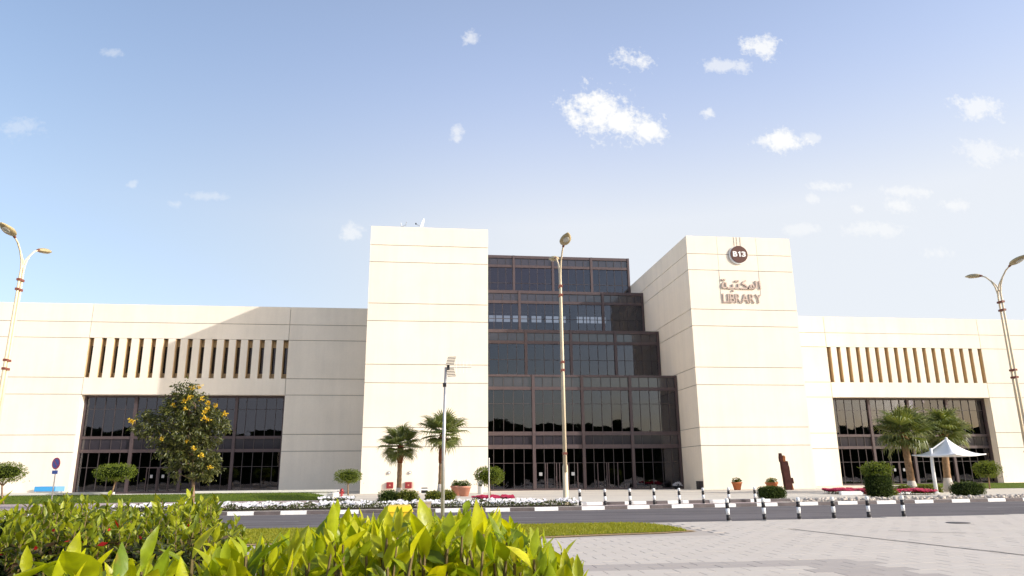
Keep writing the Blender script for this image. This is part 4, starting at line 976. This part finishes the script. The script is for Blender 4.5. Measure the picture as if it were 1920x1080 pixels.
bed('crimson_bed', 26.3, 30.6, lambda x: 41.5, lambda x: 42.6, 500, 1300, 'rflower', .28, 'crimson flower bed behind the column shrub', .10)
def stones(name, x0, x1, d0, d1, n, label, smin=.05, smax=.16):
    V = []; F = []; base = []
    t = (1+5**.5)/2; iv = np.array([(-1,t,0),(1,t,0),(-1,-t,0),(1,-t,0),(0,-1,t),(0,1,t),(0,-1,-t),(0,1,-t),(t,0,-1),(t,0,1),(-t,0,-1),(-t,0,1)])/1.9
    fi = np.array([(0,11,5),(0,5,1),(0,1,7),(0,7,10),(0,10,11),(1,5,9),(5,11,4),(11,10,2),(10,7,6),(7,1,8),(3,9,4),(3,4,2),(3,2,6),(3,6,8),(3,8,9),(4,9,5),(2,4,11),(6,2,10),(8,6,7),(9,8,1)])
    for i in range(n):
        x = random.uniform(x0,x1); y = yat(FAR,x)+random.uniform(d0,d1); s = random.uniform(smin,smax)*random.choice((.6,1,1))
        v = iv*rng.uniform(.75,1.2,(12,1))*np.array([s,s*random.uniform(.7,1),s*.6]); a = random.uniform(0,6); c, q = math.cos(a), math.sin(a)
        v = np.c_[v[:,0]*c-v[:,1]*q, v[:,0]*q+v[:,1]*c, v[:,2]]+np.array([x,y,GZ+s*.3]); F.append(fi+len(V)*12); V.append(v)
    o = obj(name, np_mesh(name, np.concatenate(V), [np.concatenate(F)]), M['rock']); stuff(o); tag(o, label, 'stones'); return o
strip('stone_bed', mat('stone_bed_gravel', (.42,.36,.31), .95, .1, noise=[(3,.15,4),(25,.25,3)]), FY(.3), FY(2.6), [17.6,22,26,30.4,36,40,45,52], GZ+.006)
stones('bed_stones', 17.7, 46, .4, 2.5, 900, 'pale stones covering the bed along the right kerb')

# ================================================================== hedges in the foreground
def hedge(name, loc, label, m, shoots, Lr, nparts, dark=None, seed=1):
    """shoots: list of (x,y,ztop,zlen,scale)"""
    e = empty(name, loc); tag(e, label, 'hedge')
    P = []; D = []; L = []; U = []; stems = MB()
    for (x, y, zt, zl_, sc_) in shoots:
        lean = np.array([random.gauss(0,.10), random.gauss(0,.10)]); nl = max(4, int(zl_/(.019*sc_)))
        base = np.array([x-lean[0]*zl_, y-lean[1]*zl_, zt-zl_]); tip = np.array([x, y, zt-.03*sc_])
        stems.tube([base, (base+tip)/2, tip], [.005*sc_,.004*sc_,.0022*sc_], 5, False)
        for i in range(nl):
            t = i/(nl-1); p = base+(tip-base)*t; a = i*2.4+random.uniform(-.4,.4); open_ = R_(64-44*t**1.5+random.gauss(0,17))
            d = np.array([math.cos(a)*math.sin(open_)+lean[0]*.6, math.sin(a)*math.sin(open_)+lean[1]*.6, math.cos(open_)])
            P.append(p); D.append(d); U.append([-math.cos(a)*math.cos(open_), -math.sin(a)*math.cos(open_), math.sin(open_)])
            L.append(random.uniform(*Lr)*sc_*(1.0-.35*max(0,t-.7)/.3*random.random())*(.55+.75*random.random()))
    P = np.array(P); D = np.array(D); L = np.array(L); U = np.array(U)+rng.normal(0,.45,(len(P),3))
    stuff(wpart(stems, 'stems', M['stem'], e))
    cp = np.array([0,0,1.6]); dv = P+D*L[:,None]*.5-cp; R3 = np.array([list(Rv),list(Uv),list(Fv)]); c3 = dv@R3.T
    uu = 960+1351.86*c3[:,0]/np.maximum(c3[:,2],.05); vv = 540-1351.86*c3[:,1]/np.maximum(c3[:,2],.05)
    size = np.where((uu > -40) & (uu < 1960) & (vv < 1100) & (c3[:,2] > .2), L/c3[:,2], 0)*np.where(vv < 1085, 1, .3)
    order = np.argsort(-size); sel = order[:nparts]; rest = order[nparts:]
    tpls = [leaf_template(4,.42,.42,-.12), leaf_template(4,.36,.5,.08), leaf_template(4,.46,.34,-.22)]
    ms = []
    for tp in tpls:
        V, T, Q = tp; me = np_mesh('leaf', V, [T, Q], True); me.materials.append(M[m]); ms.append(me)
    Pn = e.location
    for i in sel:
        d = Vector(D[i]).normalized(); x = d.cross(Vector(U[i])).normalized(); n = x.cross(d)
        o = obj('leaf', ms[i % 3], None, e); o.matrix_local = Matrix.Translation(-Vector(Pn)) @ (Matrix.Translation(Vector(P[i])) @ Matrix((x, d, n)).transposed().to_4x4() @ Matrix.Scale(float(L[i]), 4))
    if len(rest):
        for k in range(3):
            r = rest[k::3]
            if len(r):
                o = wp(obj('foliage', leaves_mesh('foliage', P[r], D[r], L[r], tpls[k], up=U[r]), M[m], e), e.location); o.data.polygons.foreach_set('use_smooth', np.ones(len(o.data.polygons), bool)); stuff(o)
    return e
# how far the hedge top lies below eye level (slope) for each bearing x/y
def near_top(u):
    pts = [(-.60,.15),(-.33,.112),(-.27,.086),(-.2,.084),(-.145,.076),(-.115,.053),(-.05,.054),(.08,.050),(.12,.062),(.16,.092),(.20,.118),(.24,.15),(.3,.2)]
    for (a,b),(c,d) in zip(pts, pts[1:]):
        if a <= u <= c: return b+(d-b)*(u-a)/(c-a)
    return .15
sh = []
random.seed(11)
for i in range(1250):
    y = random.uniform(1.0, 3.6); u = random.uniform(-.27, .208)
    if u < -.13 and y > 2.2: continue
    s_ = near_top(u)+abs(random.gauss(0,.022))
    sh.append((u*y, y, 1.6-y*s_, random.uniform(.14,.28), random.uniform(.70,1.05)*(.76 if y > 2 else .92)))
for i in range(44):                                   # front left: few big shoots low in the frame
    y = random.uniform(.85, 1.3); u = random.uniform(-.52,-.25); sh.append((u*y, y, 1.6-y*(.088+random.uniform(0,.06)), random.uniform(.12,.2), random.uniform(.9,1.1)))
for (u, y, sl, s_) in [(-.40,1.0,.080,1.1),(-.285,1.15,.072,1.1),(-.22,1.05,.068,1.05),(-.165,1.15,.066,1.0),(-.108,1.5,.038,.95),(-.100,1.8,.046,.95),(.02,1.1,.078,1.1),(.105,1.1,.070,1.0),(.185,1.5,.082,1.0),(.165,1.9,.078,1.0),(.212,1.15,.112,1.0),(-.03,2.3,.046,.85),(.055,2.4,.040,.85),(.09,2.5,.044,.85)]:
    sh.append((u*y, y, 1.6-y*sl, .2, s_))
hn = hedge('hedge', (-.05,2.0,.9), 'bright yellow-green leafy hedge across the foreground', 'hedge', sh, (.046,.070), 290)
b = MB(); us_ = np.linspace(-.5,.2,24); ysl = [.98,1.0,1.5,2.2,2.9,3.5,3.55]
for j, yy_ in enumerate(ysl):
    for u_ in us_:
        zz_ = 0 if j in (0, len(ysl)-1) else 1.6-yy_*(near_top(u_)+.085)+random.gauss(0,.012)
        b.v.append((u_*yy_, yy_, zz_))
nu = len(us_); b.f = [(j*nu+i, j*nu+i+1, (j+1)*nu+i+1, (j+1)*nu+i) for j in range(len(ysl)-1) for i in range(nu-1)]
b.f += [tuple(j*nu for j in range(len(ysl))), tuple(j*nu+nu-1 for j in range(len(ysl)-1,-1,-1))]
wpart(b, 'shade_core', M['core'], hn)  # solid body coloured as the dark gaps between hedge leaves
sh = []
for i in range(900):
    y = random.uniform(3.1, 5.0); u = random.uniform(-.66, -.225)
    d = -.10*max(0, (3.6-y)/.5)*random.random()
    zt = 1.42+.02*math.sin(u*40)+random.gauss(0,.035)+d+(-.12 if u > -.26 else 0)
    sh.append((u*y, y, zt, random.uniform(.07,.15), random.uniform(.55,.9)))
for i in range(22):
    y = random.uniform(3.0,3.2); u = random.uniform(-.66,-.25); sh.append((u*y, y, random.uniform(1.05,1.3), .07, random.uniform(.45,.7)))
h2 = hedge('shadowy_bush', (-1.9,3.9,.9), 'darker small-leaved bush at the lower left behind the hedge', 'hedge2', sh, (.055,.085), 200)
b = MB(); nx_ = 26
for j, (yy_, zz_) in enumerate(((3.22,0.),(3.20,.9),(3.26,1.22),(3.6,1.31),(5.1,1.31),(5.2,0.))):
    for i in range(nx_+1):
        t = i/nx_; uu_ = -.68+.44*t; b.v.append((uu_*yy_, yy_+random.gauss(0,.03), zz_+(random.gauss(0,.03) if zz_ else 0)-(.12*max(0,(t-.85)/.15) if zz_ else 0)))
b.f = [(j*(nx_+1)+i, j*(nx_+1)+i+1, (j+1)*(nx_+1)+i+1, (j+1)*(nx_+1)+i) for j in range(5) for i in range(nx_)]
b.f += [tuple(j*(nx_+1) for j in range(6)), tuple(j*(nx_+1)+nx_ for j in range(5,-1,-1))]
wpart(b, 'shade_core', M['core'], h2)  # solid body painted dark as the bush's shaded inside
n = 1500; yy_ = rng.uniform(3.02,3.3,n); P = np.c_[rng.uniform(-.67,-.24,n)*yy_, yy_, 1.0+.36*rng.uniform(0,1,n)**.8]  # dark leaves over the bush's lower front, standing in for its shade
wp(stuff(obj('shaded_leaves', leaves_mesh('shaded_leaves', P, rng.normal(0,1,(n,3)), rng.uniform(.025,.05,n), T2), M['shadeleaf'], h2)), h2.location)
P = np.c_[rng.uniform(-1.7,-.95,26), rng.uniform(2.85,3.3,26), rng.uniform(1.15,1.42,26)]; wp(stuff(obj('red_blooms', leaves_mesh('red_blooms', P, rng.normal(0,1,(26,3)), rng.uniform(.02,.045,26), T1), M['redleaf'], h2)), h2.location)
# tall shoot at the left edge
sh = [(-.565*1.0,1.0,1.60,.2,.95),(-.555*1.1,1.1,1.575,.2,.95),(-.545*1.05,1.05,1.535,.15,1.0),(-.56*.95,.95,1.50,.15,1.0),(-.53*.9,.9,1.485,.12,1.0)]
ht = hedge('tall_shoot', (-.57,1.0,1.3), 'tall leafy shoot at the left edge of the view', 'hedge', sh, (.07,.10), 60)

for (x, y, zt, zl_, s_) in sh: wpart(MB().tube([(x,y,0),(x+.01,y,.7),(x,y,zt-zl_+.02)], [.008,.007,.005], 6), 'stem', M['stem'], ht)
# ================================================================== woodland behind the camera, mirrored in the glass
def wtop(x): return 12.6+.9*np.sin(x*.05+1.2)+.35*np.sin(x*.17+1)+.2*np.sin(x*.37+2)-1.0*np.clip((x-30)/40,0,1)
n = 9000; x = rng.uniform(-170,220,n); z = wtop(x)*rng.uniform(.35,1,n); y = -36+rng.normal(0,1.5,n)
Lm = leaves_mesh('far_wood', np.c_[x,y,z], rng.normal(0,1,(n,3)), rng.uniform(.4,.8,n), leaf_template(1,.9,.2,.0))
o = stuff(obj('far_wood', Lm, M['wood'])); tag(o, 'dark belt of trees mirrored in the library glass', 'woodland')
b = MB(); xs = np.arange(-172,224,3.0)
for q in xs: b.v += [(q,-34.5,-.1),(q,-35.5+.8*math.sin(q),float(wtop(q))*.55),(q,-37,float(wtop(q))*.99),(q,-41,-.1)]
b.f = [(4*i+k,4*i+4+k,4*i+5+k,4*i+1+k) for i in range(len(xs)-1) for k in range(3)]
b.build('inner_mass', M['core'], o, True)
